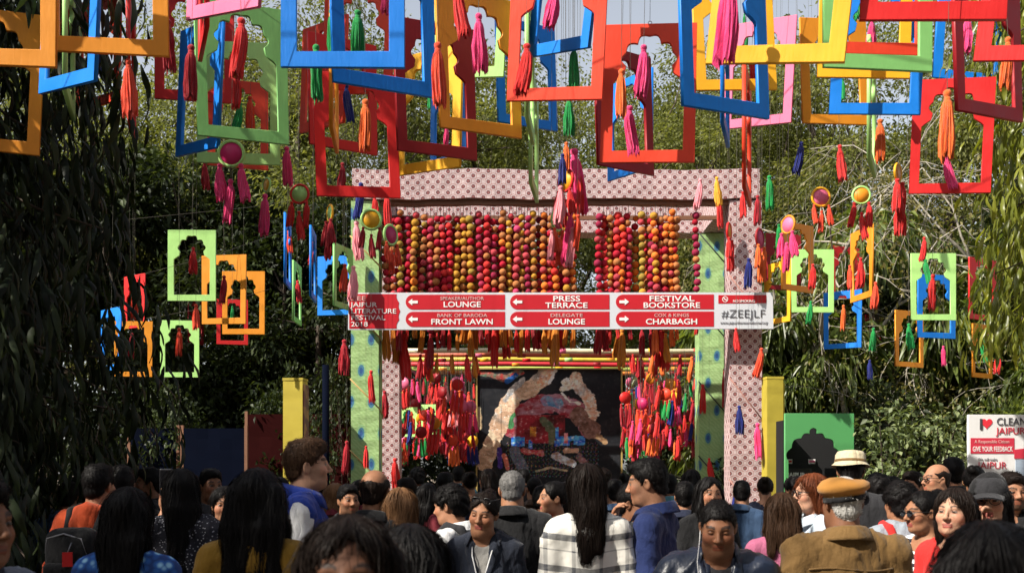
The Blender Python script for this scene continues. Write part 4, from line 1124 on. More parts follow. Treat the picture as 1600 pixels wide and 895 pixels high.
def tassel(x, y0, y1, col, where, D=None, grp='single yarn tassels hung over the walk', lab=None):
    h = (y1 - y0) / FPX
    D = D or min(15.0, max(4.6, .27 / h)); L = h * D
    cn = {'palepink': 'pale pink', 'orangered': 'orange red', 'navy': 'navy blue', 'crimson': 'dark crimson'}.get(col, col)
    t = thing('tassel', lab or f'{cn} yarn tassel {where}', 'tassel', P(x, y0, D), random.uniform(0, 6), grp)
    k = random.randrange(4)
    link('yarn_skirt', TAS[k], YM[col], t, None, (random.gauss(0, .03), random.gauss(0, .03), 0), (L * random.uniform(.95, 1.2), L * random.uniform(.95, 1.2), L))
    string_to(t, (0, 0, 0), .0014)
    return t
TASSELS = [
    (103, -22, 42, 'red', 'at the top left, left of the vermilion sideways frame'), (200, 92, 175, 'orangered', 'below the orange frame at the upper left'), (299, 70, 148, 'crimson', 'hanging inside the left red frame'),
    (316, 52, 98, 'navy', 'beside the sideways blue frame at the upper left'), (377, 28, 116, 'red', 'above the green frames, upper left'), (371, 112, 165, 'red', 'under another red one in front of the green frames'),
    (391, 150, 202, 'orangered', 'inside the green frames, upper left'), (375, 160, 208, 'green', 'inside the green frames behind a red one'), (152, 55, 112, 'navy', 'in the arch of the vermilion sideways frame'),
    (262, 30, 105, 'crimson', 'left inside the red frame, upper left'),
    (519, 14, 86, 'green', 'left of two inside the bright blue frame'), (559, 16, 90, 'green', 'right of two inside the bright blue frame'), (494, 70, 150, 'green', 'inside the sideways vermilion frame behind the blue one'),
    (571, 155, 230, 'orange', 'left of centre above the lowest red frame'), (541, 132, 186, 'navy', 'below the bright blue frame'), (605, -40, 15, 'pink', 'at the top inside the navy side of the blue frames'),
    (716, -25, 54, 'red', 'at the top in the bright lime frame'), (748, 21, 104, 'pink', 'hanging in the bright lime frame'), (684, 66, 158, 'orangered', 'inside the yellow frame above the beam'),
    (671, 146, 170, 'green', 'small, low inside the yellow frame'), (698, 192, 223, 'pink', 'small, inside the orange shaded frame'), (823, 68, 143, 'red', 'hanging inside the large vermilion frame'),
    (868, -30, 38, 'pink', 'at the top in the slanting blue frame, centre'), (897, 70, 136, 'green', 'right inside the large vermilion frame'), (896, 116, 142, 'navy', 'under the green one in the large vermilion frame'),
    (889, 150, 205, 'green', 'straight above the cluster of tassels at the centre'), (971, 108, 178, 'orange', 'left in the complete vermilion frame'), (984, 165, 234, 'pink', 'low in the complete vermilion frame'),
    (1006, 70, 144, 'pink', 'in the arch of the complete vermilion frame'), (1139, -32, 90, 'pink', 'large, at the top in the yellow frame right of centre'), (1166, 50, 88, 'green', 'inside the large yellow frame'),
    (1175, 74, 130, 'red', 'crossing the bottom bar of the large yellow frame'), (1163, 22, 42, 'green', 'tiny, in the arch of the navy frame'), (1338, -22, 28, 'green', 'at the top edge on the right'),
    (1363, 28, 80, 'pink', 'below the nearest red frame at the top right'), (1357, 118, 165, 'red', 'inside the sunlit blue frame'), (1316, 122, 156, 'green', 'at the left inside the sunlit blue frame'),
    (1375, 186, 246, 'orange', 'below the sunlit blue frame'), (1312, 226, 281, 'red', 'against the bare twigs on the right'), (1252, 221, 268, 'navy', 'alone, right of the printed beam'),
    (1202, 274, 324, 'green', 'alone, just right of the printed post'), (1480, 140, 240, 'orange', 'upper in the bright lowest red frame'), (1478, 238, 292, 'pink', 'lower in the bright lowest red frame'),
    (1512, 22, 80, 'pink', 'at the upper right, left of a pair'), (1541, 6, 78, 'pink', 'at the upper right, right of a pair'), (1575, 58, 130, 'orange', 'in front of the sunlit drooping tree'),
    (448, 229, 285, 'pink', 'alone, right of the green frames'), (320, 252, 292, 'crimson', 'behind the pink ones at the upper left'),
    (535, 254, 298, 'crimson', 'inside the lowest red frame left of centre'), (564, 285, 340, 'navy', 'in front of the lime post top'), (1094, 279, 322, 'palepink', 'in front of the right end of the printed beam'),
    (1120, 276, 318, 'yellow', 'with red below, at the right end of the beam'), (1124, 312, 352, 'red', 'below the yellow one at the right end of the beam'), (1161, 299, 337, 'red', 'in front of the printed post, below the edge on frame'),
    (1184, 305, 348, 'crimson', 'right of the printed post top'), (1170, 403, 446, 'navy', 'in front of the printed post above the sign'), (585, 305, 345, 'red', 'between the lime post and the garlands'),
    (605, 300, 350, 'red', 'beside the first garland'), (557, 345, 400, 'palepink', 'left edge of the lime post, upper'), (552, 415, 465, 'palepink', 'left edge of the lime post, just above the sign'),
    (1150, 512, 546, 'red', 'on the printed post just below the sign'), (1190, 543, 586, 'orangered', 'at the right side of the printed post, above the yellow pillar'), (1155, 633, 674, 'navy', 'on the printed post, below the middle'),
    (1184, 660, 712, 'pink', 'at the right edge of the printed post, low'), (1150, 764, 806, 'navy', 'lowest one on the printed post'), (580, 578, 624, 'red', 'hung from the cord on the lime post'),
    (572, 696, 728, 'red', 'low on the lime post'), (542, 688, 735, 'crimson', 'left of the lime post, low'), (538, 530, 580, 'crimson', 'left of the lime post, just below the sign'),
    (1098, 600, 642, 'red', 'on the rear lime post'), (1108, 715, 745, 'red', 'low on the rear lime post'), (1137, 560, 630, 'crimson', 'in the gap between the right posts'), (1136, 575, 602, 'green', 'in the gap between the right posts'),
    (1359, 562, 590, 'navy', 'below the sideways crimson frame on the right'), (601, 610, 650, 'crimson', 'in front of the rear printed post'), (617, 715, 760, 'red', 'low beside the rear printed post'), (1190, 380, 432, 'crimson', 'behind the orange ones of the magenta disc'),
    (1217, 350, 385, 'green', 'behind the dark crimson frame right of the gate'),
]
for q in TASSELS:
    d = None
    if 500 < q[0] < 1200 and q[1] > 270: d = 15.55
    if q[0] in (601, 617): d = 18.05
    if q[0] in (1098, 1108, 1137, 1136): d = 18.05
    if q[0] in (1150, 1155, 1170, 1161) and q[1] > 270: d = 15.6
    t = tassel(*q, D=d)
# tassels inside the small frames
INSM = [(302, 386, 424, 'red', 'in the arch of the upper lime frame, left group'), (350, 430, 470, 'crimson', 'in the left orange frame of the left group'), (363, 478, 500, 'green', 'tiny, in the small red frame of the left group'),
        (209, 455, 495, 'orangered', 'in the red frame at the far left'), (206, 520, 556, 'crimson', 'in the lowest orange frame at the far left'), (280, 512, 552, 'orangered', 'in the lowest lime frame of the left group'),
        (306, 475, 512, 'orangered', 'in the sideways crimson frame, left group'), (539, 412, 452, 'orangered', 'beside the bright blue frame left of the sign'), (465, 438, 470, 'red', 'in the thin green frame left of the gate'),
        (451, 360, 392, 'orangered', 'in the upper thin blue frame left of the gate'), (489, 378, 410, 'orangered', 'in the thin blue frame nearer the gate'), (1270, 412, 448, 'red', 'in the green frame right of the sign'),
        (1328, 414, 450, 'orangered', 'in the red frame above the narrow blue one'), (1318, 476, 512, 'orange', 'in the narrow bright blue frame'), (1345, 402, 445, 'red', 'in the sideways orange frame on the right'),
        (1365, 512, 545, 'green', 'in the sideways crimson frame on the right'), (1420, 505, 542, 'green', 'in the orange frame below the pale lime one'), (1458, 428, 480, 'red', 'in the pale lime frame at the right'),
        (1446, 405, 440, 'green', 'at the left of the pale lime frame'), (1474, 540, 568, 'pink', 'in the lowest crimson frame at the right'), (1535, 525, 562, 'green', 'in the sideways orange frame at the far right'),
        (1368, 440, 478, 'orangered', 'alone above the sideways crimson frame'), (1267, 470, 502, 'green', 'below the green frame right of the sign'), (1444, 370, 405, 'red', 'on the string above the pale lime frame'), (1560, 545, 580, 'red', 'low at the far right in the leaves')]
for q in INSM: tassel(*q, grp='tassels inside the small looking frames')

def disc_mesh(r):
    mb = MB(); mb.lathe([(.001, .0), (r, 0), (r, .012), (.001, .012)], 28, (0, 0, 0), 'y')
    return mb.mesh('disc')
def rim_mesh(r, n=26):
    mb = MB(); pts = [(r * math.cos(2 * math.pi * k / n), .006, r * math.sin(2 * math.pi * k / n)) for k in range(n + 1)]
    mb.tube(pts, .013, n=6, cap=False); return mb.mesh('rim')
DISC, RIM = disc_mesh(.085), rim_mesh(.087)
def ornament(x, y, rpx, ybot, face, rim, tcol, label, yaw=0, D=None, n=3, grp='mirror discs with tassels'):
    D = D or .09 * FPX / rpx; s = rpx / FPX * D / .098
    t = thing('disc_ornament', label, 'ornament', P(x, y, D), R(yaw), grp)
    link('disc', DISC, PM[face], t, None, None, s); link('rim', RIM, PM[rim], t, None, None, s)
    L = (ybot - y) / FPX * D
    tl = L * .60 if n > 1 else L - .1 * s
    offs = [(-.072, -.062, .88), (0, -.1, 1.0), (.072, -.062, .92)] if n == 3 else ([(0, -.1, 1)] if n == 1 else [(-.045, -.09, .95), (.045, -.09, 1.0)])
    for k, (dx, dz, f) in enumerate(offs):
        zt = -(L - tl) if dx == 0 and n == 3 else dz * s - .01
        link('tassel', TAS[(k + int(x)) % 4], YM[tcol], t, (dx * s, -.012, zt), (0, R(-3 * np.sign(dx)), 0), (tl * 1.1, tl * 1.1, tl * f))
        if zt < -.11 * s: link('string', STR, M_STRING, t, (dx * s, -.004, zt), None, (.003, .003, -zt - .085 * s))
    string_to(t, (0, .006, .095 * s), .0015)
ornament(361, 240, 22, 342, 'magenta', 'lime', 'pink', 'large pink disc with lime rim and three pink tassels under the green frames', 0, 7.4)
ornament(416, 289, 12, 360, 'yellow', 'lime', 'pink', 'small yellow oval disc with one pink tassel, right of the large pink disc', -48, 9.6, 1)
ornament(468, 303, 16, 371, 'lime', 'red', 'red', 'lime disc with red rim and three red tassels left of the gate', -8)
ornament(515, 333, 14, 402, 'lime', 'yellow', 'crimson', 'thin lime oval disc with crimson tassels left of the gate', -62, 10.5)
ornament(580, 343, 17, 400, 'yellow', 'lime', 'crimson', 'yellow disc with crimson tassels in front of the lime post', 12, 11)
ornament(611, 367, 17, 425, 'magenta', 'lime', 'orangered', 'magenta oval disc with orange red tassels beside the first garland', 56, 11.5)
ornament(1283, 308, 16, 361, 'pink', 'yellow', 'orangered', 'pink disc with orange red tassels right of the printed beam', 5)
ornament(1346, 305, 15, 372, 'orange', 'lime', 'red', 'orange disc with lime rim and red tassels against the twigs', -6)
ornament(1404, 270, 16, 362, 'orange', 'yellow', 'red', 'orange oval disc with long red tassels left of the bright red frame', 52)
ornament(1231, 351, 15, 420, 'pink', 'orange', 'pink', 'pink oval disc with bright pink tassels right of the gate', -58, 10)
ornament(1188, 372, 16, 437, 'magenta', 'crimson', 'orange', 'magenta oval disc with orange tassels in front of the printed post', 55, 12)
ornament(1140, 362, 15, 420, 'orange', 'red', 'red', 'orange oval disc with red tassels between the two right posts', 66, 13)
# the cluster at the centre of the picture
ornament(883, 282, 19, 352, 'yellow', 'red', 'red', 'yellow disc with red tassels in the cluster at the centre', -52, 8.4)
ornament(871, 345, 17, 412, 'magenta', 'lime', 'orangered', 'magenta oval disc with orange tassels, lowest of the centre cluster', 58, 9.0)
for q in ((885, 222, 262, 'orange', 'at the top of the centre cluster, left'), (897, 232, 322, 'pink', 'longest of the centre cluster'), (905, 262, 330, 'red', 'right in the centre cluster'), (890, 330, 404, 'pink', 'low in the centre cluster'), (903, 335, 385, 'orangered', 'low right in the centre cluster'),
          (862, 360, 402, 'palepink', 'left in the centre cluster'), (895, 355, 410, 'palepink', 'lowest right in the centre cluster'), (876, 290, 345, 'palepink', 'in the middle of the centre cluster'), (879, 240, 285, 'navy', 'behind the yellow disc of the centre cluster')):
    tassel(*q, D=8.4 + random.uniform(-.3, .3), grp='tassels of the centre cluster')

# overhead wires
for i, d in enumerate(ROWS):
    mb = MB(); mb.tube([(-11, d, zw(d) + .25), (-5, d, zw(d) + .02), (0, d, zw(d) + .0), (5, d, zw(d) + .02), (11, d, zw(d) + .25)], .004, n=5)
    tag(mb.build('overhead_wire', M_WIRE), f'thin overhead wire strung across the walk, {ORD[i]} from the viewer, carrying frames and tassels', 'wire', 'overhead wires')
for i, (a, b) in enumerate((((190, 437, 13.4), (470, 352, 14.5)), ((180, 345, 12.6), (560, 296, 15)), ((215, 500, 14), (420, 452, 14.4)), ((1420, 355, 14), (1560, 392, 12)))):
    p, q = P(*a), P(*b); mb = MB(); mb.tube([p, p.lerp(q, .5) - Vector((0, 0, .05)), q], .0022, n=5)
    tag(mb.build('slack_wire', M_STRING), ('slack wire behind the upper lime frame of the left group', 'higher slack wire above the left group of frames', 'lowest slack wire behind the orange frames of the left group', 'slack wire above the pale lime frame at the right')[i], 'wire', 'slack wires')

# ornaments hung under the walkway roof behind the gate
rg = random.Random(77)
TCN = {'palepink': 'pale pink', 'orangered': 'orange red', 'navy': 'navy blue', 'crimson': 'dark crimson'}; FCN = {'vermilion': 'bright vermilion', 'magenta': 'magenta'}
CN = list(YARN)
def inner(px, py, D, kind, col, fc):
    if kind == 0:
        t = thing('tassel', f"small {TCN.get(col, col)} yarn tassel under the walkway roof, {'left' if px < 858 else 'right'} of the painted panel", 'tassel', P(px, py, D), rg.uniform(0, 6), 'tassels under the walkway roof')
        L = rg.uniform(.26, .42); link('yarn_skirt', TAS_LO[rg.randrange(2)], YM[col], t, None, None, (L * 1.1, L * 1.1, L))
    elif kind == 1:
        t = thing('disc_ornament', f"small {FCN.get(fc, fc)} disc with {TCN.get(col, col)} tassels under the walkway roof, {'left' if px < 858 else 'right'} of the panel", 'ornament', P(px, py, D), R(rg.uniform(-50, 50)), 'discs under the walkway roof')
        link('disc', DISC, PM[fc], t, None, None, 1.25); L = rg.uniform(.3, .4)
        for dx in (-.08, 0, .08): link('tassel', TAS_LO[rg.randrange(2)], YM[col], t, (dx, -.01, -.10 if dx else -.12), None, (L, L, L))
    else:
        t = thing('hanging_arch', f'small {CNAME[fc]} arch frame hung deep under the walkway roof {dict([(638,"first from the left"),(672,"second from the left"),(705,"third from the left"),(735,"beside the painted panel"),(1000,"on its right side")])[px]}', 'arch decoration', P(px, py, D), R(rg.uniform(-30, 30)), 'arch frames under the walkway roof')
        link('panel', FRAMES[0], PM[fc], t, None, None, .62)
    top = 3.86 - t.location.z
    if top > .05: link('string', STR, M_STRING, t, (0, .006, 0 if kind < 2 else .5), None, (.003, .003, top - (0 if kind < 2 else .5)))
for k in range(250):
    left = k < 112
    px = rg.uniform(622, 742) if left else rg.uniform(976, 1094)
    D = rg.uniform(19.0, 23.5) if left else rg.uniform(18.9, 23.5)
    py = rg.uniform(583, 692) if left else rg.uniform(582, 690)
    if 742 < px < 973 and D > 20: continue
    col = rg.choices(['red', 'crimson', 'orangered', 'pink', 'orange', 'navy', 'green', 'palepink'], [9, 8, 5, 4, 2, 2, 2, 1])[0]
    inner(px, py, D, rg.choices((0, 1), (.68, .32))[0], col, rg.choice(['magenta', 'red', 'orange', 'vermilion', 'pink', 'yellow', 'crimson']))
for (px, py, D, c) in ((638, 682, 20.5, 'lime'), (672, 678, 20.2, 'lime'), (705, 690, 20.8, 'red'), (735, 692, 21, 'red'), (1000, 690, 22, 'red')):
    inner(px, py, D, 2, 'red', c)
for k in range(26):   # fringe straight under the front poles
    px = rg.choice((rg.uniform(640, 745), rg.uniform(965, 1090))); inner(px, rg.uniform(551, 560), 19.25 + rg.uniform(-.1, .1), 0, rg.choice(['red', 'crimson', 'gold', 'orange', 'crimson']), 'red')
# ------------------------------------------------------------------ people: implicit bodies meshed as one continuous skin
def smin(a, b, k):
    h = np.clip(.5 + .5 * (b - a) / k, 0, 1); return b + (a - b) * h - k * h * (1 - h)
def rotm(yaw=0, pitch=0, roll=0):
    return np.array(Euler((R(pitch), R(roll), R(yaw)), 'XYZ').to_matrix())
class Field:
    def __init__(s): s.p = []
    def cap(s, a, b, ra, rb, k=.02, op=1): s.p.append(('c', np.array(a, float), np.array(b, float), ra, rb, k, op, None)); return s
    def ell(s, c, r, k=.02, op=1, M_=None): s.p.append(('e', np.array(c, float), np.array(r, float), 0, 0, k, op, M_)); return s
    def box(s, c, h, rad, k=.02, op=1, M_=None): s.p.append(('b', np.array(c, float), np.array(h, float), rad, 0, k, op, M_)); return s
    def moved(s, f): s.p += f; return s
    @staticmethod
    def one(q, X, Y, Z):
        t, a, b, ra, rb, k, op, M_ = q
        if t == 'c':
            v = b - a; L = v @ v + 1e-12
            x, y, z = X - a[0], Y - a[1], Z - a[2]
            h = np.clip((x * v[0] + y * v[1] + z * v[2]) / L, 0, 1)
            return np.sqrt((x - h * v[0]) ** 2 + (y - h * v[1]) ** 2 + (z - h * v[2]) ** 2) - (ra + (rb - ra) * h)
        x, y, z = X - a[0], Y - a[1], Z - a[2]
        if M_ is not None:
            x, y, z = (M_[0, 0] * x + M_[1, 0] * y + M_[2, 0] * z, M_[0, 1] * x + M_[1, 1] * y + M_[2, 1] * z, M_[0, 2] * x + M_[1, 2] * y + M_[2, 2] * z)
        if t == 'e':
            k0 = np.sqrt((x / b[0]) ** 2 + (y / b[1]) ** 2 + (z / b[2]) ** 2); k1 = np.sqrt((x / b[0] ** 2) ** 2 + (y / b[1] ** 2) ** 2 + (z / b[2] ** 2) ** 2)
            return k0 * (k0 - 1) / np.maximum(k1, 1e-9)
        qx, qy, qz = np.abs(x) - b[0] + ra, np.abs(y) - b[1] + ra, np.abs(z) - b[2] + ra
        return np.sqrt(np.maximum(qx, 0) ** 2 + np.maximum(qy, 0) ** 2 + np.maximum(qz, 0) ** 2) + np.minimum(np.maximum(qx, np.maximum(qy, qz)), 0) - ra
    def bounds(s, q):
        t, a, b, ra, rb, k, op, M_ = q
        if t == 'c': r = max(ra, rb); return np.minimum(a, b) - r, np.maximum(a, b) + r
        e = b if M_ is None else np.abs(M_) @ b
        return a - e, a + e
    def eval(s, Pn):
        X, Y, Z = Pn[:, 0], Pn[:, 1], Pn[:, 2]; d = np.full(len(Pn), .25)
        for q in s.p:
            dp = s.one(q, X, Y, Z); d = smin(d, dp, q[5]) if q[6] > 0 else -smin(-d, dp, q[5])
        return d
    def grid(s, xs, ys, zs, mg=.05):
        d = np.full((len(xs), len(ys), len(zs)), .25, dtype=np.float64)
        for q in s.p:
            lo, hi = s.bounds(q); m = mg + q[5]
            i0, i1 = np.searchsorted(xs, (lo[0] - m, hi[0] + m)); j0, j1 = np.searchsorted(ys, (lo[1] - m, hi[1] + m)); k0, k1 = np.searchsorted(zs, (lo[2] - m, hi[2] + m))
            if i0 >= i1 or j0 >= j1 or k0 >= k1: continue
            X = xs[i0:i1, None, None]; Y = ys[None, j0:j1, None]; Z = zs[None, None, k0:k1]
            dp = s.one(q, X, Y, Z); S = d[i0:i1, j0:j1, k0:k1]
            d[i0:i1, j0:j1, k0:k1] = smin(S, dp, q[5]) if q[6] > 0 else -smin(-S, dp, q[5])
        return d
    def extent(s):
        lo = np.min([s.bounds(q)[0] for q in s.p if q[6] > 0], 0); hi = np.max([s.bounds(q)[1] for q in s.p if q[6] > 0], 0); return lo, hi
def axis(lo, hi, h0, dense=()):
    out = [lo]
    while out[-1] < hi:
        x = out[-1]; h = h0
        for a, b, hh in dense:
            if a - hh <= x <= b: h = min(h, hh)
            elif x < a: h = min(h, max(hh, (a - x) * .5))
        out.append(x + h)
    return np.array(out)
def nets(F, xs, ys, zs):
    s_ = F < 0
    n = np.zeros(tuple(k - 1 for k in F.shape), dtype=np.int8)
    for a in (0, 1):
        for b in (0, 1):
            for c in (0, 1): n += s_[a:a + n.shape[0], b:b + n.shape[1], c:c + n.shape[2]]
    act = (n > 0) & (n < 8); I = np.argwhere(act); idx = np.full(act.shape, -1, dtype=np.int32); idx[act] = np.arange(len(I))
    ax = (xs, ys, zs); acc = np.zeros((len(I), 3)); cnt = np.zeros(len(I))
    corners = [(a, b, c) for a in (0, 1) for b in (0, 1) for c in (0, 1)]
    fv = {c: F[I[:, 0] + c[0], I[:, 1] + c[1], I[:, 2] + c[2]] for c in corners}
    for c in corners:
        for d in range(3):
            if c[d]: continue
            e = list(c); e[d] = 1; e = tuple(e); fa, fb = fv[c], fv[e]; m = (fa < 0) != (fb < 0)
            t = np.where(m, fa / np.where(np.abs(fa - fb) < 1e-12, 1, fa - fb), 0)
            for q in range(3):
                base = ax[q][I[:, q] + c[q]]
                if q == d: base = base + t * (ax[q][I[:, q] + 1] - ax[q][I[:, q]])
                acc[:, q] += np.where(m, base, 0)
            cnt += m
    V = acc / cnt[:, None]; faces = []
    for d in range(3):
        u, v = (d + 1) % 3, (d + 2) % 3
        sl0 = [slice(None)] * 3; sl1 = [slice(None)] * 3; sl0[d] = slice(0, -1); sl1[d] = slice(1, None)
        A, B = s_[tuple(sl0)], s_[tuple(sl1)]; E = np.argwhere(A != B)
        ok = (E[:, u] > 0) & (E[:, v] > 0) & (E[:, u] < F.shape[u] - 1) & (E[:, v] < F.shape[v] - 1); E = E[ok]
        if not len(E): continue
        def cell(du, dv):
            c = E.copy(); c[:, u] += du; c[:, v] += dv; return idx[c[:, 0], c[:, 1], c[:, 2]]
        q = np.stack([cell(-1, -1), cell(0, -1), cell(0, 0), cell(-1, 0)], 1)
        fl = ~A[E[:, 0], E[:, 1], E[:, 2]]; q[fl] = q[fl][:, ::-1]; faces.append(q)
    Fc = np.concatenate(faces); Fc = Fc[(Fc >= 0).all(1)]
    return V, Fc
def vnormals(V, F):
    n = np.cross(V[F[:, 2]] - V[F[:, 0]], V[F[:, 3]] - V[F[:, 1]]); N = np.zeros_like(V)
    for k in range(4): np.add.at(N, F[:, k], n)
    return unit(N)
def fold_noise(V, sc, seed):
    r = np.random.default_rng(seed); o = 0
    for k in range(5):
        w = unit(r.normal(size=3) * np.array((1, 1, .7))); f = sc * (1.55 ** k)
        o = o + np.sin(V @ w * f + r.uniform(0, 6.28) + 1.2 * np.sin(V @ unit(r.normal(size=3)) * f * .6)) / (1.4 ** k)
    return o / 2.2

def weld(o):
    b = bmesh.new(); b.from_mesh(o.data); bmesh.ops.remove_doubles(b, verts=b.verts, dist=.0004); b.to_mesh(o.data); b.free()
def folds(V, seed, sj):
    """cloth folds: rings across the sleeves, long drapes down the trunk"""
    r = np.random.default_rng(seed); out = []
    for wv in ((.35, .35, 1.0), (1.0, .5, .35)):
        o = 0
        for k in range(4):
            w = unit(np.array(wv) * r.choice((-1, 1), 3) + r.normal(0, .22, 3)); f = 24 * 1.6 ** k
            ph = V @ w * f + r.uniform(0, 6.28) + 1.6 * np.sin(V @ unit(r.normal(size=3)) * f * .45 + r.uniform(0, 6))
            o = o + (1 - 2 * np.abs(np.sin(ph * .5)) ** .7) / 1.35 ** k * (.5 + .5 * np.sin(V @ unit(r.normal(size=3)) * 9 + r.uniform(0, 6)))
        out.append(o)
    b = np.clip((np.abs(V[:, 0]) - sj * .95) / .05, 0, 1)
    return out[0] * b + out[1] * (1 - b)
# skin, eye, hair, cloth materials
def skin_mat():
    m, n, l, b = new_mat('skin'); at = n.new('ShaderNodeAttribute'); at.attribute_name = 'col'
    oc = obj_coord(n); f = M(n, l, 'ADD', M(n, l, 'MULTIPLY', noise(n, l, 120, 3, oc), .5), M(n, l, 'MULTIPLY', noise(n, l, 22, 3, oc), .5))
    vm = n.new('ShaderNodeVectorMath'); vm.operation = 'SCALE'; l.new(at.outputs['Color'], vm.inputs[0]); l.new(M(n, l, 'MULTIPLY_ADD', f, .6, .70), vm.inputs['Scale'])
    l.new(vm.outputs[0], b.inputs['Base Color']); b.inputs['Roughness'].default_value = .6; b.inputs['Specular IOR Level'].default_value = .3
    b.inputs['Subsurface Weight'].default_value = .06; b.inputs['Subsurface Radius'].default_value = (.012, .005, .003); b.inputs['Subsurface Scale'].default_value = .4
    bump(n, l, b, noise(n, l, 350, 2, oc), .12, .002); return m
M_SKIN = skin_mat()
def vcol_mat(name, rough, spec=.5):
    m, n, l, b = new_mat(name); at = n.new('ShaderNodeAttribute'); at.attribute_name = 'col'
    l.new(at.outputs['Color'], b.inputs['Base Color']); b.inputs['Roughness'].default_value = rough; b.inputs['Specular IOR Level'].default_value = spec; return m
M_EYE = vcol_mat('eye', .45, .3)
def hair_mat(name, c):
    m, n, l, b = new_mat(name); ge = n.new('ShaderNodeNewGeometry'); oc = obj_coord(n)
    mp = n.new('ShaderNodeMapping'); mp.inputs['Scale'].default_value = (1, 1, .12); l.new(oc, mp.inputs[0])
    f = noise(n, l, 240, 3, mp.outputs[0])
    k = M(n, l, 'ADD', M(n, l, 'MULTIPLY_ADD', f, .8, .25), M(n, l, 'MULTIPLY', ge.outputs['Random Per Island'], .5))
    vm = n.new('ShaderNodeVectorMath'); vm.operation = 'SCALE'; vm.inputs[0].default_value = c; l.new(k, vm.inputs['Scale']); l.new(vm.outputs[0], b.inputs['Base Color'])
    b.inputs['Roughness'].default_value = .55; b.inputs['Specular IOR Level'].default_value = .13
    bump(n, l, b, f, .5, .003); return m
HAIRC = {'black': (.006, .005, .005), 'dark': (.013, .008, .006), 'brown': (.055, .028, .015), 'light': (.20, .10, .045), 'red': (.14, .038, .014), 'grey': (.30, .30, .30), 'white': (.50, .49, .46), 'salt': (.16, .155, .15)}
HM = {k: hair_mat('hair_' + k, c) for k, c in HAIRC.items()}
def cloth(name, c, rough=.85, sc=140, bmp=.25, var=.10, spec=.2, sheen=.1):
    m, n, l, b = new_mat('cloth_' + name); oc = obj_coord(n)
    f = noise(n, l, sc, 3, oc); g_ = noise(n, l, 5, 3, oc)
    k = M(n, l, 'ADD', M(n, l, 'MULTIPLY_ADD', f, 2 * var, 1 - var), M(n, l, 'MULTIPLY_ADD', g_, .3, -.15))
    vm = n.new('ShaderNodeVectorMath'); vm.operation = 'SCALE'; vm.inputs[0].default_value = c; l.new(k, vm.inputs['Scale']); l.new(vm.outputs[0], b.inputs['Base Color'])
    b.inputs['Roughness'].default_value = rough; b.inputs['Specular IOR Level'].default_value = spec; b.inputs['Sheen Weight'].default_value = sheen
    mp = n.new('ShaderNodeMapping'); mp.inputs['Rotation'].default_value = (.2, .5, .3); mp.inputs['Scale'].default_value = (1, 1, .45); l.new(oc, mp.inputs[0])
    cr = M(n, l, 'ABSOLUTE', M(n, l, 'SUBTRACT', noise(n, l, 11, 3, mp.outputs[0]), .5))
    bump(n, l, b, M(n, l, 'ADD', M(n, l, 'MULTIPLY', f, .12), M(n, l, 'MULTIPLY', cr, 2.2)), min(1, bmp * 3), .02); return m
def pattern(name, fn, rough=.85):
    m, n, l, b = new_mat('cloth_' + name); oc = obj_coord(n); sp = n.new('ShaderNodeSeparateXYZ'); l.new(oc, sp.inputs[0])
    l.new(fn(n, l, oc, *sp.outputs[:3]), b.inputs['Base Color']); b.inputs['Roughness'].default_value = rough; b.inputs['Specular IOR Level'].default_value = .2
    bump(n, l, b, noise(n, l, 14, 4, oc), .3, .02); return m
def band(n, l, v, per, wd, ph=0):
    return M(n, l, 'LESS_THAN', M(n, l, 'FLOORED_MODULO', M(n, l, 'ADD', v, ph + 20 * per), per), wd)
def f_plaid(n, l, oc, x, y, z):
    w = noise(n, l, 40, 2, oc)
    z = M(n, l, 'ADD', z, M(n, l, 'MULTIPLY', M(n, l, 'ABSOLUTE', x), -.12))
    h = M(n, l, 'MULTIPLY', band(n, l, z, .15, .030), .78); h2 = M(n, l, 'MULTIPLY', band(n, l, z, .15, .006, .05), .5); v = M(n, l, 'MULTIPLY', band(n, l, x, .13, .018, .06), .45)
    k = M(n, l, 'MINIMUM', 1.0, M(n, l, 'ADD', M(n, l, 'MAXIMUM', h, h2), v))
    return mixc(n, l, M(n, l, 'MULTIPLY', k, M(n, l, 'MULTIPLY_ADD', w, .5, .7)), (.74, .72, .66), (.05, .055, .07))
def f_check(n, l, oc, x, y, z):
    k = M(n, l, 'ADD', band(n, l, z, .05, .025), band(n, l, x, .05, .025)); return ramp(n, l, M(n, l, 'MULTIPLY', k, .5), [(0, (.5, .5, .5)), (.5, (.12, .13, .15)), (1, (.015, .015, .02))])
def f_stripe(n, l, oc, x, y, z):
    return mixc(n, l, band(n, l, M(n, l, 'ADD', z, M(n, l, 'MULTIPLY', x, .08)), .040, .019), (.78, .77, .75), (.02, .022, .035))
def f_floral(n, l, oc, x, y, z):
    v = n.new('ShaderNodeTexVoronoi'); v.inputs['Scale'].default_value = 30; l.new(oc, v.inputs[0])
    return ramp(n, l, v.outputs['Distance'], [(.2, (.30, .55, .75)), (.45, (.03, .12, .40)), (.75, (.02, .05, .18))])
def f_speck(n, l, oc, x, y, z):
    v = n.new('ShaderNodeTexVoronoi'); v.inputs['Scale'].default_value = 70; l.new(oc, v.inputs[0])
    return ramp(n, l, v.outputs['Distance'], [(.18, (.35, .35, .38)), (.3, (.02, .02, .028)), (1, (.015, .015, .02))])
CM = {'plaid': pattern('plaid', f_plaid), 'check': pattern('check', f_check), 'stripe': pattern('stripe', f_stripe), 'floral': pattern('floral', f_floral), 'speck': pattern('speck', f_speck)}
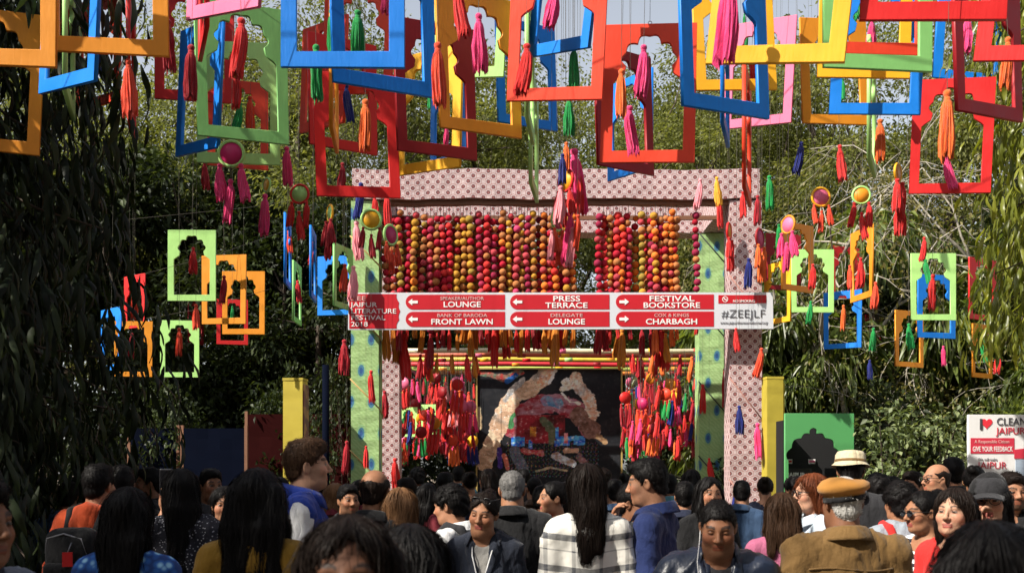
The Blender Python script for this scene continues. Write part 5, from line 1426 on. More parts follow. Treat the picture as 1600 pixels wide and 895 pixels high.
for k, c in {'greyblue': (.10, .12, .16), 'orange': (.50, .07, .02), 'black': (.010, .010, .011), 'charcoal': (.025, .025, .028), 'mustard': (.24, .13, .015), 'royal': (.012, .035, .24), 'white': (.62, .62, .62), 'navy': (.012, .016, .035),
             'blazer': (.016, .020, .032), 'blueshirt': (.012, .022, .085), 'khaki': (.15, .085, .028), 'pink': (.36, .10, .18), 'whiteblue': (.52, .60, .68), 'greyhood': (.26, .29, .33), 'red': (.55, .025, .022), 'cream': (.55, .48, .36),
             'scarf': (.60, .12, .06), 'maroon': (.16, .02, .03), 'brown': (.07, .04, .025), 'denim': (.03, .06, .12), 'greytee': (.30, .29, .27), 'teal': (.05, .14, .17), 'beretmustard': (.38, .18, .04), 'hat': (.52, .45, .30), 'hotpink': (.62, .03, .10)}.items():
    CM[k] = cloth(k, c)
CM['nylon'] = cloth('nylon', (.012, .018, .036), .36, 60, .12, .1, .5, 0)
CM['beretmustard'] = cloth('beret_felt', (.40, .185, .04), .9, 200, .04, .06)
CM['trousers'] = cloth('trousers', (.03, .03, .036)); CM['shoe'] = cloth('shoe', (.02, .017, .015), .5)
SKIN = {'fair': (.47, .26, .17), 'mid': (.36, .175, .10), 'tan': (.30, .14, .075), 'brown': (.19, .082, .042), 'dark': (.12, .052, .028)}

HS = .91; HC = np.array((0, -.02, 1.615)); PIV = np.array((0, .02, 1.49))
def hairline(h, fem=False):
    zl = np.interp(h[:, 1], [-.1, -.075, -.045, -.022, -.012, .004, .018, .034, .05, .10], [.075, .064, .050, .012, -.008, .004, .018, .002, -.050, -.092])
    if fem: zl = zl + np.where(h[:, 1] < -.02, .024 * np.exp(-((h[:, 0] - .008) / .022) ** 2) - np.abs(h[:, 0]) * .25, 0)
    return zl + np.where(h[:, 1] < -.03, np.maximum(0, np.abs(h[:, 0]) - .035) * -.5, 0)
EYES = {}
def eye_mesh(skin, gx=0):
    key = (skin, gx); down = gx == 'down'; gx = 0 if down else gx
    if key in EYES: return EYES[key]
    n, r_ = 24, 18; V = []; 
    for i in range(r_ + 1):
        a = math.pi * i / r_
        for j in range(n): b = 2 * math.pi * j / n; V.append((math.sin(a) * math.cos(b), math.cos(a), math.sin(a) * math.sin(b)))
    V = np.array(V); V[:, 1] *= -1; F = []
    for i in range(r_):
        for j in range(n): F.append((i * n + j, i * n + (j + 1) % n, (i + 1) * n + (j + 1) % n, (i + 1) * n + j))
    s = np.array(SKIN[skin]); c = np.tile((.27, .25, .23), (len(V), 1))
    d = np.hypot(V[:, 0] - gx, V[:, 2] - .02)
    c[d < .62] = (.02, .01, .007)
    up = V[:, 2] > .30 - .18 * V[:, 0] ** 2; c[up] = s * .82; c[V[:, 2] < -.38 + .1 * V[:, 0] ** 2] = s * .9
    c[(V[:, 2] > .20) & (V[:, 2] < .42)] = (.012, .008, .007)
    if down: c[V[:, 2] > -.22] = s * .8; c[np.abs(V[:, 2] + .26) < .10] = (.012, .008, .007)
    EYES[key] = np_mesh('eye', V, np.array(F), c); return EYES[key]

ARM = {'down': ((.235, .03, 1.13), (.25, -.05, .88), (0, -.25, -1), (-1, 0, 0), .25),
       'chin': ((.20, -.14, 1.18), (.055, -.225, 1.40), (-.35, .30, 1), (0, .9, -.4), .75),
       'cheek': ((.155, -.17, 1.20), (.118, -.16, 1.46), (-.25, .35, 1), (-.75, .6, 0), .35),
       'phone': ((.20, -.20, 1.24), (.09, -.34, 1.50), (-.1, -.1, 1), (-.3, 1, 0), .55),
       'phone_out': ((.23, -.16, 1.24), (.15, -.31, 1.50), (-.05, -.05, 1), (-.3, 1, 0), .5),
       'low': ((.23, -.04, 1.13), (.11, -.27, 1.16), (-.45, -.5, .35), (0, .3, 1), .6),
       'shoulder': ((.22, -.10, 1.17), (.16, -.16, 1.36), (-.3, .3, 1), (-.4, .9, 0), .6),
       'fwd': ((.20, -.16, 1.20), (.08, -.26, 1.33), (-.6, -.2, .8), (-.2, 1, .2), .5)}

def add_hand(f, w, d, n, curl, sgn, k=.006):
    d = unit(np.array(d, float)); n = np.array(n, float); n = unit(n - d * (n @ d)); s = np.cross(d, n) * sgn
    Mh = np.stack([s, n, d], 1)
    f.ell(w + d * .048, (.040, .017, .052), .012, 1, Mh)
    for i, (L, off) in enumerate(((.072, .029), (.080, .0105), (.074, -.0095), (.058, -.028))):
        p = w + d * (.086 - abs(i - 1.2) * .005) + s * off; dd = d + s * off * 1.6; ang = 0
        for q, fr in enumerate((.45, .32, .25)):
            ang += curl * (.55 if q == 0 else .75) * (1 + .12 * i); v = unit(unit(dd) * math.cos(ang) + n * math.sin(ang)); e = p + v * L * fr
            f.cap(p, e, .0088 - .001 * q, .0080 - .001 * q, k); p = e
    p = w + d * .026 + s * .032; v = unit(d * .75 + s * .62 + n * .35); e = p + v * .042; f.cap(w + d * .02 + s * .015, p, .014, .013, .01); f.cap(p, e, .0125, .0105, .008); f.cap(e, e + unit(d + n * .4 + s * .15) * .03, .0105, .008, .006)
    return w + d * .085 + n * .03, d, n, s

PEOPLE_N = [0]
def person(px, ytop, D, yaw, label, skin='tan', hair=('short', 'black'), top=('shirt', 'navy'), head=(0, 0, 0), sex='m', fat=0.0, arms=('down', 'down'), acc=(), group=None, beard=None, gaze=0, wid=1.0, stoop=0.0, prominent=True, inner=None, sleeve='long', X=None):
    PEOPLE_N[0] += 1; seed = PEOPLE_N[0]; rg = np.random.default_rng(1000 + seed)
    zt = CAM_Z + (HORIZON - ytop) / FPX * D
    sc = zt / 1.742
    hi = D < 6.6 and prominent
    hh = .0042 if hi else .0085
    loc = Vector(((px - 800) / FPX * D, D, 0))
    t = thing('person', label, 'person', loc, R(yaw), group); t.scale = (sc, sc, sc)
    Rh = rotm(*head); piv = PIV.copy()
    def hw(p): return piv + Rh @ (np.array(p) * HS + HC - piv)
    fem = sex == 'f'; sj = (.150 if fem else .176) * wid; ch = (.138 if fem else .158) * wid + fat * .5; cd = .098 + fat
    # ---- body
    f = Field()
    def torso(f, g, hem=None):
        f.cap((-sj * .92, .012, 1.405), (sj * .92, .012, 1.405), .050 + g, .050 + g, .05)
        f.cap((-sj * .55, .018, 1.44), (sj * .55, .018, 1.44), .038 + g, .038 + g, .05)
        f.ell((0, .0, 1.27), (ch + g, cd + g, .20), .05)
        if fem:
            for sx in (-1, 1): f.ell((sx * .062, -.072, 1.235), (.058 + g * .6, .055 + g * .6, .062 + g * .5), .04)
        f.ell((0, -.005 - fat * .5, 1.06), ((.118 if fem else .14) * wid + g + fat, .098 + g + fat * 1.3, .19), .06)
        f.ell((0, .005, .90), (.165 + g + fat * .6, .118 + g + fat, .15), .06)
    def armpts(i):
        a = ARM[arms[i]]; sg = -1 if i == 0 else 1
        e, w = np.array(a[0]), np.array(a[1]); m_ = np.array((sg, 1, 1)); off = np.array(((sj - .176), 0, 0)) if a is ARM['down'] else 0
        return np.array((sg * sj, .012, 1.40)), (e + off) * m_, (w + off) * m_, np.array(a[2]) * m_, np.array(a[3]) * m_, a[4], sg
    torso(f, 0)
    f.cap((0, .022, 1.42), hw((0, .018, -.055)), .056 if fem else .062, .050 if fem else .058, .03)
    hands = []
    for i in (0, 1):
        s0, e, w, d, n, cu, sg = armpts(i)
        f.cap(s0, e, .050 if not fem else .043, .037 if not fem else .032, .03); f.cap(e, w, .037 if not fem else .032, .025, .012)
        hands.append((add_hand(f, w, d, n, cu, sg), w))
    for sx in (-1, 1):
        f.cap((sx * .085, .005, .88), (sx * .095, -.005, .48), .080, .053, .03); f.cap((sx * .095, -.005, .48), (sx * .10, .02, .09), .052, .036, .02)
        f.cap((sx * .10, .035, .045), (sx * .115, -.13, .03), .042, .030, .02)
    H0 = len(f.p)
    def he(c, r, k, op=1, M_=None): f.ell(hw(c), np.array(r) * HS, k, op, Rh if M_ is None else Rh @ M_)
    def hcap(a, b, ra, rb, k, op=1): f.cap(hw(a), hw(b), ra * HS, rb * HS, k, op)
    jw = (.050 if fem else .056) + fat * .15
    he((0, .018, .03), (.075, .095, .085), .02); he((0, -.03, -.035), (.060 + fat * .15, .060, .078), .035)
    hcap((-.03, -.035, -.085), (.03, -.035, -.085), jw - .02, jw - .02, .03); he((0, -.070, -.098), (.022, .018, .018), .025)
    hcap((-.034, -.074, .020), (.034, -.074, .020), .012, .012, .02)
    for sx in (-1, 1):
        he((sx * .041, -.058, -.030), (.026, .026, .024), .025)
        he((sx * .032, -.104, .001), (.021, .018, .013), .012, -1)
        he((sx * .078, .014, -.012), (.009, .020, .031), .008, 1, rotm(sx * -18, 0, sx * 8)); he((sx * .088, .010, -.012), (.006, .010, .017), .006, -1)
    hcap((0, -.086, .012), (0, -.109, -.028), .0075, .0105, .010); he((0, -.108, -.031), (.012, .011, .0095), .008)
    for sx in (-1, 1): he((sx * .0125, -.097, -.035), (.0085, .009, .0075), .006)
    hcap((-.018, -.0855, -.0605), (.018, -.0855, -.0605), .0058, .0058, .007); hcap((-.015, -.086, -.0725), (.015, -.086, -.0725), .0068, .0068, .007)
    if hi: hcap((-.02, -.096, -.0665), (.02, -.096, -.0665), .0022, .0022, .004, -1)
    if fat > .01: he((0, -.035, -.125), (.05, .045, .03), .04)
    lo, hi_ = f.extent(); lo -= .03; hi_ += .03
    hc = hw((0, 0, 0)); dn = lambda q: (hc[q] - .125, hc[q] + .125, hh)
    hd = [[], [], []]
    for (hp, w) in hands:
        if w[2] > 1.05:
            for q in range(3): hd[q].append((w[q] - .10, w[q] + .14 if q == 2 else w[q] + .10, .0055 if hi else .008))
    C0 = .022 if hi else .03
    xs = axis(lo[0], hi_[0], C0, [dn(0)] + hd[0]); ys = axis(lo[1], hi_[1], C0, [dn(1)] + hd[1]); zs = axis(lo[2], hi_[2], C0 * 1.2, [dn(2)] + hd[2])
    V, F = nets(f.grid(xs, ys, zs), xs, ys, zs)
    h = ((V - piv) @ Rh - (HC - piv)) / HS            # head coordinates
    sk = np.array(SKIN[skin]); C = np.tile(sk, (len(V), 1)); ax_ = np.abs(h[:, 0])
    onh = h[:, 2] > -.14
    def tint(mask, c, w=1.0): C[mask] = C[mask] * (1 - w) + np.array(c) * w
    tint(onh & (h[:, 1] < -.05) & (np.abs(h[:, 2] + .03) < .022) & (ax_ > .02), sk * np.array((1.12, .9, .88)), .7)
    hairc = np.array(HAIRC[hair[1]])
    if hair[0] != 'bald': tint(onh & (ax_ < .079) & (h[:, 2] > hairline(h, fem) - .002), hairc * 1.2, .92 if hair[0] != 'balding' else .0)
    tint((ax_ < .025) & (h[:, 2] > -.080) & (h[:, 2] < -.0555) & (h[:, 1] < -.078), sk * np.array((.95, .55, .55)) if not fem else np.array((.34, .07, .065)) * (.6 + sk[0]), .85)
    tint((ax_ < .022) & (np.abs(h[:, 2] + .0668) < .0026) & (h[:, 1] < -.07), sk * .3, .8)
    br = .0062 if not fem else .0046
    tint((ax_ > .014) & (ax_ < .054) & (np.abs(h[:, 2] - (.0235 + .006 * np.sin((ax_ - .014) / .04 * 3.14))) < br) & (h[:, 1] < -.05), hairc * .9 + .004, .85)
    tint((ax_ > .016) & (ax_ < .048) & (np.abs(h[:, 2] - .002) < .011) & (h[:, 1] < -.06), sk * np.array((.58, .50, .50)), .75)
    tint((ax_ < .020) & (np.abs(h[:, 2] + .043) < .0035) & (h[:, 1] < -.09), sk * .45, .6)  # nostril shadow painted into the skin colour
    tint((ax_ > .018) & (ax_ < .040) & (np.abs(h[:, 2] + .020 + (ax_ - .018) * .5) < .004) & (h[:, 1] < -.06), sk * .72, .5)  # fold beside the nose, its shade painted into the skin
    if beard:
        bm = onh & (h[:, 1] < .0) & (h[:, 2] < np.interp(ax_, [0, .02, .03, .05, .08], [-.045, -.045, -.05, -.045, -.01])) & ~((ax_ < .022) & (h[:, 2] > -.08) & (h[:, 2] < -.055)) & (h[:, 2] > -.125)
        tint(bm, hairc * 1.3, beard)
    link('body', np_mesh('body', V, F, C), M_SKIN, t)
    if D < 9 and abs(((yaw + head[0] + 180) % 360) - 180) < 115:
        for sx in (-1, 1):
            o = link('eye', eye_mesh(skin, gaze), M_EYE, t, hw((sx * .0315, -.0765, .0015)), Matrix(Rh.tolist()).to_euler(), (.0148 * HS, .0112 * HS, .0116 * HS))
    # ---- clothes
    kind, cm = top
    th = {'shirt': .014, 'tee': .012, 'jacket': .026, 'hoodie': .030, 'blazer': .022, 'police': .022, 'kurta': .018, 'vest': .024, 'cardigan': .022}[kind]
    def garment(th, ck, name, mat, arms_=True, vneck=False, hem=.80, amp=.005):
        g_ = Field(); torso(g_, th)
        g_.ell((0, .0, hem + .08), (.168 + th + fat, .128 + th + fat, .12), .05)
        if arms_:
            for i in (0, 1):
                s0, e, w, d, n, cu, sg = armpts(i); r0 = .050 if not fem else .043
                if sleeve == 'short': g_.cap(s0, s0 * .45 + e * .55, r0 + th + .012, r0 + th + .014, .025)
                else: g_.cap(s0, e, r0 + th + .006, r0 - .006 + th, .03); g_.cap(e, e + (w - e) * .93, r0 - .006 + th, .030 + th, .012)
        if kind == 'hoodie' and name == 'top':
            for a in np.linspace(-1.9, 1.9, 9):
                a2 = a + .48
                g_.cap((math.sin(a) * .085, .035 + math.cos(a) * .075, 1.475), (math.sin(a2) * .085, .035 + math.cos(a2) * .075, 1.475), .032, .032, .02)
            g_.ell((0, .12, 1.40), (.095, .05, .09), .03)
        nr = .056 if kind in ('jacket', 'police', 'shirt', 'hoodie', 'blazer') else .078
        g_.cap((0, .022, 1.405), (0, .022, 1.445), .064 + th, .060 + th, .03)
        g_.cap((0, .012, 1.468), hw((0, .01, -.03)), nr + .004, nr + .012, .008, -1)
        if vneck: g_.cap((0, -.105, 1.47), (0, -.135 - fat * 1.2, 1.20), .060, .006, .010, -1)
        elif kind in ('tee', 'kurta', 'cardigan'): g_.ell((0, -.07, 1.455), (.075, .07, .05), .01, -1)
        if kind in ('shirt', 'blazer', 'police', 'vest', 'jacket') and not vneck: g_.ell((0, -.075, 1.468), (.052, .06, .038), .012, -1)
        lo, hi_ = g_.extent(); lo -= .03; hi_ += .03; c0 = .0125 if hi else .022
        up = 1.02 if D > 4 else .9
        xs = axis(lo[0], hi_[0], c0); ys = axis(lo[1], hi_[1], c0); zs = axis(max(lo[2], hem - .03), hi_[2], c0 * 2.2, [(up, 1.6, c0)])
        V, F = nets(g_.grid(xs, ys, zs), xs, ys, zs); N = vnormals(V, F)
        fo = folds(V, seed * 7, sj) * amp; lim = th - .006
        V = V + N * np.where(fo < 0, -lim * (1 - np.exp(fo / max(lim, .002))), fo)[:, None]
        return link(name, np_mesh(name, V, F), mat, t)
    vn = kind in ('blazer', 'cardigan') or (kind == 'jacket' and inner)
    if inner: garment(.007, 0, 'inner_top', CM[inner], False)
    amp = {'police': .016, 'jacket': .015, 'hoodie': .014, 'blazer': .009, 'shirt': .013}.get(kind, .010)
    garment(th, 1, 'top', CM[cm], kind != 'vest', vn, .80, amp)
    if kind in ('jacket', 'police', 'vest', 'shirt', 'blazer'):
        mb = MB(); stand = kind in ('jacket', 'vest'); gap = .30 if not vn else .75; na = 22
        prof = [(.064, 1.462), (.066, 1.50), (.070, 1.522 if stand else 1.508)] + ([(.082, 1.50), (.088, 1.462)] if stand else [(.080, 1.502), (.100, 1.462), (.104, 1.452)])
        us = np.linspace(-math.pi + gap, math.pi - gap, na)
        def cpt(u, q):
            r_, z_ = prof[q]; fr_ = max(0, -math.cos(u)); r2 = r_ + th * .35 + .006 * fr_ * q
            return (math.sin(u) * r2, .022 + math.cos(u) * r2 - .012 * fr_, z_ + .016 * math.cos(u) - .020 * fr_ ** 3 - (.014 * fr_ ** 4 if q >= len(prof) - 2 else 0))
        for u0, u1 in zip(us[:-1], us[1:]):
            for q in range(len(prof) - 1): mb.face([cpt(u0, q), cpt(u1, q), cpt(u1, q + 1), cpt(u0, q + 1)], None, True)
        o = mb.build('collar', CM[cm], t); weld(o); md = o.modifiers.new('thickness', 'SOLIDIFY'); md.thickness = .005
        tgt = [c for c in t.children if c.name.startswith('top')][0]
        if vn:
            for sx in (-1, 1):
                mb = MB(); n_ = 9
                for a in range(n_ - 1):
                    q = []
                    for (aa, ee) in ((a, 0), (a + 1, 0), (a + 1, 1), (a, 1)):
                        v = aa / (n_ - 1); z_ = 1.462 - .25 * v; xi = .060 * (1 - v) + .004; w_ = .050 * min(1, 1.35 - v * 1.1) * (1 if v < .9 else .4) * (1.0 if v > .2 else .75)
                        q.append((sx * (xi + ee * w_), -.16 - fat, z_ - ee * .012 + (.02 * ee if v < .3 else 0)))
                    mb.face(q if sx > 0 else q[::-1], None, True)
                o = mb.build('lapel', CM[cm], t); weld(o); md = o.modifiers.new('wrap', 'SHRINKWRAP'); md.target = tgt; md.wrap_method = 'PROJECT'; md.use_project_y = True; md.use_positive_direction = True; md.use_negative_direction = True; md.offset = .004
                md = o.modifiers.new('thickness', 'SOLIDIFY'); md.thickness = .005
        elif kind != 'vest':
            mb = MB()
            for k in range(8): mb.box((0, -.2, 1.42 - k * .055 * (1 if kind != 'jacket' else .5)), (.012 if kind != 'jacket' else .007, .004, .012 if kind != 'jacket' else .03))
            o = mb.build('button_row' if kind != 'jacket' else 'zip', CM['charcoal'] if kind != 'jacket' else CM['white'] if cm == 'x' else CM['charcoal'], t); md = o.modifiers.new('wrap', 'SHRINKWRAP'); md.target = tgt; md.wrap_method = 'PROJECT'; md.use_project_y = True; md.use_positive_direction = True; md.use_negative_direction = True; md.offset = .003
    if kind == 'vest':
        g_ = Field()
        for i in (0, 1):
            s0, e, w, d, n, cu, sg = armpts(i); g_.cap(s0, e, .064, .054, .03); g_.cap(e, e + (w - e) * .95, .054, .04, .012)
        lo, hi_ = g_.extent(); lo -= .03; hi_ += .03
        xs, ys, zs = axis(lo[0], hi_[0], .014), axis(lo[1], hi_[1], .014), axis(lo[2], hi_[2], .02)
        V, F = nets(g_.grid(xs, ys, zs), xs, ys, zs); V = V + vnormals(V, F) * (fold_noise(V, 22, seed) * .004)[:, None]
        link('sleeves', np_mesh('sleeves', V, F), CM['white'], t)
    tr = Field(); tr.ell((0, .005, .88), (.172 + fat * .6, .125 + fat, .13), .04)
    for sx in (-1, 1): tr.cap((sx * .085, .005, .86), (sx * .097, -.005, .48), .094, .070, .02); tr.cap((sx * .097, -.005, .48), (sx * .10, .02, .09), .070, .060, .02)
    lo, hi_ = tr.extent(); lo -= .04; hi_ += .04; xs, ys, zs = axis(lo[0], hi_[0], .026), axis(lo[1], hi_[1], .026), axis(lo[2], hi_[2], .05)
    V, F = nets(tr.grid(xs, ys, zs), xs, ys, zs); link('trousers', np_mesh('trousers', V, F), CM['trousers'] if kind != 'police' else CM['khaki'], t)
    for sx in (-1, 1):
        s_ = Field(); s_.cap((sx * .10, .05, .045), (sx * .117, -.15, .03), .050, .036, .02)
        lo, hi_ = s_.extent(); lo -= .03; hi_ += .03; lo[2] = max(lo[2], -.03); xs, ys, zs = axis(lo[0], hi_[0], .018), axis(lo[1], hi_[1], .02), axis(lo[2], hi_[2], .016)
        V, F = nets(s_.grid(xs, ys, zs), xs, ys, zs); V[:, 2] = np.maximum(V[:, 2], .002); link('shoe', np_mesh('shoe', V, F), CM['shoe'], t)
    # ---- hair (head coordinates, turned with the head)
    hp = link('hair', None, None, t) if False else None
    st = hair[0]; L = hair[2] if len(hair) > 2 else .3
    if st != 'bald':
        q = Field(); tq = {'short': .010, 'crop': .006, 'balding': .008, 'long': .013, 'bun': .011, 'tail': .010, 'curly': .024, 'quiff': .012}[st]
        q.ell((0, .018, .03), np.array((.075, .095, .085)) + tq, .01)
        if st in ('short', 'quiff'): q.ell((0, -.035, .090), (.056, .058, .028 + (.016 if st == 'quiff' else 0)), .03); q.ell((0, .02, .096), (.062, .072, .028), .03)
        cut = lambda Pn: (hairline(Pn, fem) - Pn[:, 2]) * .8
        if st not in ('bun',): q.ell((0, .034, -.042), (.062 + tq * .5, .066 + tq, .052), .02)
        lo, hi_ = q.extent(); 
        drops = []
        if st == 'long':
            w_ = hair[3] if len(hair) > 3 else 1.0
            for x in (-.06, -.022, .022, .06):
                drops.append(((x * w_, .062, .03), (x * w_ * 1.12, .094, -.10), .040, .036)); drops.append(((x * w_ * 1.12, .094, -.10), (x * w_ * 1.2 + rg.normal(0, .008), .122, -L + rg.uniform(-.03, .03)), .036, .022))
            for sx in (-1, 1): drops.append(((sx * .072, .005, .03), (sx * .086 * w_, .028, -.10), .026, .026)); drops.append(((sx * .086 * w_, .028, -.10), (sx * .092 * w_, .045, -L * .85), .026, .014))
            if 'front' in acc:
                for sx in (-1, 1): drops.append(((sx * .070, -.02, .04), (sx * .096, -.035, -.12), .018, .022)); drops.append(((sx * .096, -.035, -.12), (sx * .10, -.085, -.12 - L * .4), .022, .014))
        if st == 'bun': drops.append(((0, .105, .085), (0, .118, .09), .042, .038))
        if st == 'tail': drops += [((0, .10, .05), (0, .135, .0), .026, .030), ((0, .135, .0), (.01, .14, -.16), .032, .012)]
        for (a, b, ra, rb) in drops:
            lo = np.minimum(lo, np.minimum(a, b) - max(ra, rb)); hi_ = np.maximum(hi_, np.maximum(a, b) + max(ra, rb))
        lo = lo - .02; hi_ = hi_ + .02; ch_ = .0066 if hi else .011
        xs, ys, zs = axis(lo[0], hi_[0], ch_), axis(lo[1], hi_[1], ch_), axis(lo[2], hi_[2], ch_ * 1.3)
        G = q.grid(xs, ys, zs); gx, gy, gz = np.meshgrid(xs, ys, zs, indexing='ij'); Pn = np.stack([gx, gy, gz], -1).reshape(-1, 3)
        jag = .006 * np.sin(Pn[:, 0] * 210 + 3 * np.sin(Pn[:, 1] * 90)) 
        G = np.maximum(G, (cut(Pn) + jag * .6).reshape(G.shape))
        if st == 'balding': G = np.maximum(G, (Pn[:, 2] - .055 - .01 * np.sin(Pn[:, 1] * 60)).reshape(G.shape))
        if any(a in acc for a in ('beret', 'cap', 'buckethat')): G = np.maximum(G, gz - (.040 if 'beret' not in acc else .026))
        if drops:
            dq = Field(); [dq.cap(a, b, ra, rb, .018) for (a, b, ra, rb) in drops]; G = smin(G, dq.grid(xs, ys, zs), .012)
        V, F = nets(G, xs, ys, zs); N = vnormals(V, F); ang = np.arctan2(V[:, 0], V[:, 1] - .0)
        if st in ('long', 'tail', 'bun'):
            dsp = .0012 * np.sin(ang * 26 + V[:, 2] * 12 + 2 * np.sin(V[:, 2] * 21 + seed)) + .0012 * np.sin(ang * 61 + V[:, 2] * 25) + .004 * np.sin(V[:, 2] * 24 + ang * 5 + seed)
        elif st == 'curly': dsp = .009 * fold_noise(V, 95, seed)
        else: dsp = .0030 * fold_noise(V, 85, seed) + .0014 * np.sin(ang * 30 + V[:, 1] * 60)
        V = V + N * dsp[:, None]
        # loose strands over the shell
        ns = {'long': 2300, 'tail': 1300, 'bun': 1100, 'curly': 1600, 'crop': 1500, 'balding': 600}.get(st, 1500)
        if not hi: ns //= 6
        seeds = rg.integers(0, len(V), ns); p = V[seeds] + N[seeds] * .001; nn = N[seeds].copy(); steps = 5
        if st in ('long', 'tail'): d = np.tile((0, .0, -1.0), (ns, 1)); sl = np.minimum(.055, np.maximum(.012, (p[:, 2] + L + .05) * .25))[:, None]
        else:
            d = p - np.array((0, .045, .12)); d[:, 2] -= .03; sl = np.full((ns, 1), .0035 if st in ('crop', 'balding') else .0085)
        pts = [p.copy()]
        from mathutils.kdtree import KDTree
        kd = KDTree(len(V)); [kd.insert(v, i_) for i_, v in enumerate(V)]; kd.balance(); off = rg.uniform(.0004, .0050, ns)
        fly = rg.random(ns) < .09
        for k in range(steps):
            d = unit(d + rg.normal(0, .10 if st in ('long', 'tail') else .30, (ns, 3))); tg = unit(d - nn * np.sum(d * nn, 1, keepdims=True))
            p = p + tg * sl
            near = np.array([kd.find(x)[1] for x in p]); nn = N[near]
            p = np.where(fly[:, None], p + nn * .0012, V[near] * .6 + p * .4 + nn * off[:, None] * (1.0 + (.8 if st in ('short', 'quiff', 'curly') else 0) * k / steps)); pts.append(p.copy())
        pts = np.stack(pts, 1); wv = unit(np.cross(nn, pts[:, -1] - pts[:, 0])); wd = (.0013 if hi else .003) * np.linspace(1, .25, steps + 1)[None, :, None]
        A, B = pts - wv[:, None] * wd, pts + wv[:, None] * wd
        SV = np.stack([A, B], 2).reshape(-1, 3); o = (np.arange(ns) * (steps + 1) * 2)[:, None, None]; kk = np.arange(steps)[None, :, None] * 2
        SF = (o + kk + np.array([0, 1, 3, 2])[None, None]).reshape(-1, 4) + len(V)
        Vw = np.concatenate([V, SV]); Fw = np.concatenate([F, SF])
        Vw = (Vw * HS + HC - piv) @ Rh.T + piv
        link('hair', np_mesh('hair', Vw, Fw), HM[hair[1]], t)
    # ---- worn things: children placed in head coordinates
    HMX = Matrix.LocRotScale(Vector(hw((0, 0, 0))), Matrix(Rh.tolist()).to_quaternion(), Vector((HS, HS, HS)))
    def hchild(name, mb, mat):
        o = mb.build(name, mat, t); o.matrix_local = HMX; return o
    for a in acc:
        if a in ('glasses', 'sunglasses', 'shades_up'):
            mb = MB(); oz = .001 if a != 'shades_up' else .088; oy = -.106 if a != 'shades_up' else -.062; lens = MB()
            for sx in (-1, 1):
                pts = [(sx * .034 + .026 * math.cos(u), oy + (.004 if abs(math.cos(u)) > .8 else 0), oz + .019 * math.sin(u)) for u in np.linspace(0, 2 * math.pi, 17)]
                mb.tube(pts, .0022, n=5, cap=False); lens.face([(p[0], p[1] + .001, p[2]) for p in pts[:-1]][::1])
                mb.tube([(sx * .060, oy, oz + .006), (sx * .082, -.05 if a != 'shades_up' else -.02, oz + .006), (sx * .085, .012 if a != 'shades_up' else .035, oz + .002)], .0022, n=5)
            mb.tube([(-.009, oy, oz + .003), (.009, oy, oz + .003)], .0022, n=5)
            fr = hchild('glasses', mb, PM['black_frame'])
            if a != 'glasses': o = lens.build('lens', PM['dark_lens'], fr)
            else: o = lens.build('lens', PM['clear_lens'], fr)
        if a == 'beret':
            mb = MB(); prof = []
            for (r, z) in ((.092, .028), (.096, .050), (.098, .056), (.110, .062), (.122, .076), (.122, .094), (.100, .112), (.060, .122), (.02, .127), (.001, .127)): prof.append((r, z))
            mb.lathe(prof, 32, (0, .018, 0)); mb.v = [(x * .92 + (z - .05) * .12 * (1 if z > .05 else 0), y * 1.06 + .0, z - .018 + (.010 * math.sin(x * 26) if z > .07 else 0) + x * -.12) for (x, y, z) in mb.v]
            bt = hchild('beret', mb, CM['beretmustard'])
            b2 = MB(); b2.lathe([(.0925, .022), (.098, .022), (.099, .046), (.0935, .046)], 32, (0, .018, 0)); b2.v = [(x * .93, y * 1.06, z - .018 + x * -.12) for (x, y, z) in b2.v]; o = b2.build('band', CM['black'], bt)
        if a == 'buckethat':
            mb = MB(); mb.lathe([(.122, .026), (.121, .031), (.103, .048), (.098, .056), (.094, .100), (.080, .122), (.04, .130), (.001, .131)], 30, (0, .015, 0)); mb.v = [(x, y * 1.08, z + .006 * math.sin(math.atan2(y, x) * 3 + 1) * (1 if z < .03 else 0)) for x, y, z in mb.v]
            h_ = hchild('bucket_hat', mb, CM['hat']); b2 = MB(); b2.lathe([(.0995, .054), (.098, .070), (.0965, .0705), (.0985, .054)], 30, (0, .015, 0)); b2.v = [(x * 1.012, y * 1.095, z) for x, y, z in b2.v]; b2.build('hat_band', CM['khaki'], h_)
        if a == 'cap':
            mb = MB(); mb.lathe([(.0955, .030), (.097, .055), (.091, .085), (.072, .112), (.04, .125), (.001, .128)], 28, (0, .018, 0)); mb.v = [(x * .93, y * 1.12, z) for x, y, z in mb.v]
            c_ = hchild('cap', mb, CM['charcoal']); b2 = MB()
            def bp_(u, v, dz): x = math.sin(u) * (.078 + .0 * v); yy = -.07 - v * .075 * math.cos(u * .8) - .012 * math.cos(u); return (x, yy, .040 - .02 * v - .020 * (x / .08) ** 2 + dz)
            us = np.linspace(-1.35, 1.35, 13)
            for dz, fl in ((.003, False), (-.003, True)):
                for u0, u1 in zip(us[:-1], us[1:]):
                    for v0, v1 in ((0, .5), (.5, 1)):
                        q = [bp_(u0, v0, dz), bp_(u1, v0, dz), bp_(u1, v1, dz), bp_(u0, v1, dz)]; b2.face(q if fl else q[::-1], None, True)
            b2.build('brim', CM['charcoal'], c_)
        if a == 'hood':
            q = Field(); q.ell((0, .03, .03), (.10, .115, .115), .02); q.cap((0, .05, -.05), (0, .06, -.22), .10, .13, .05)
            q.ell((0, -.105, -.01), (.078, .085, .13), .015, -1)
            lo, hi_ = q.extent(); xs, ys, zs = (axis(lo[k] - .03, hi_[k] + .03, .012) for k in range(3)); V, F = nets(q.grid(xs, ys, zs), xs, ys, zs)
            V = V + vnormals(V, F) * (fold_noise(V, 30, seed) * .005)[:, None]; o = link('hood', np_mesh('hood', V, F), CM['black'], t); o.matrix_local = HMX
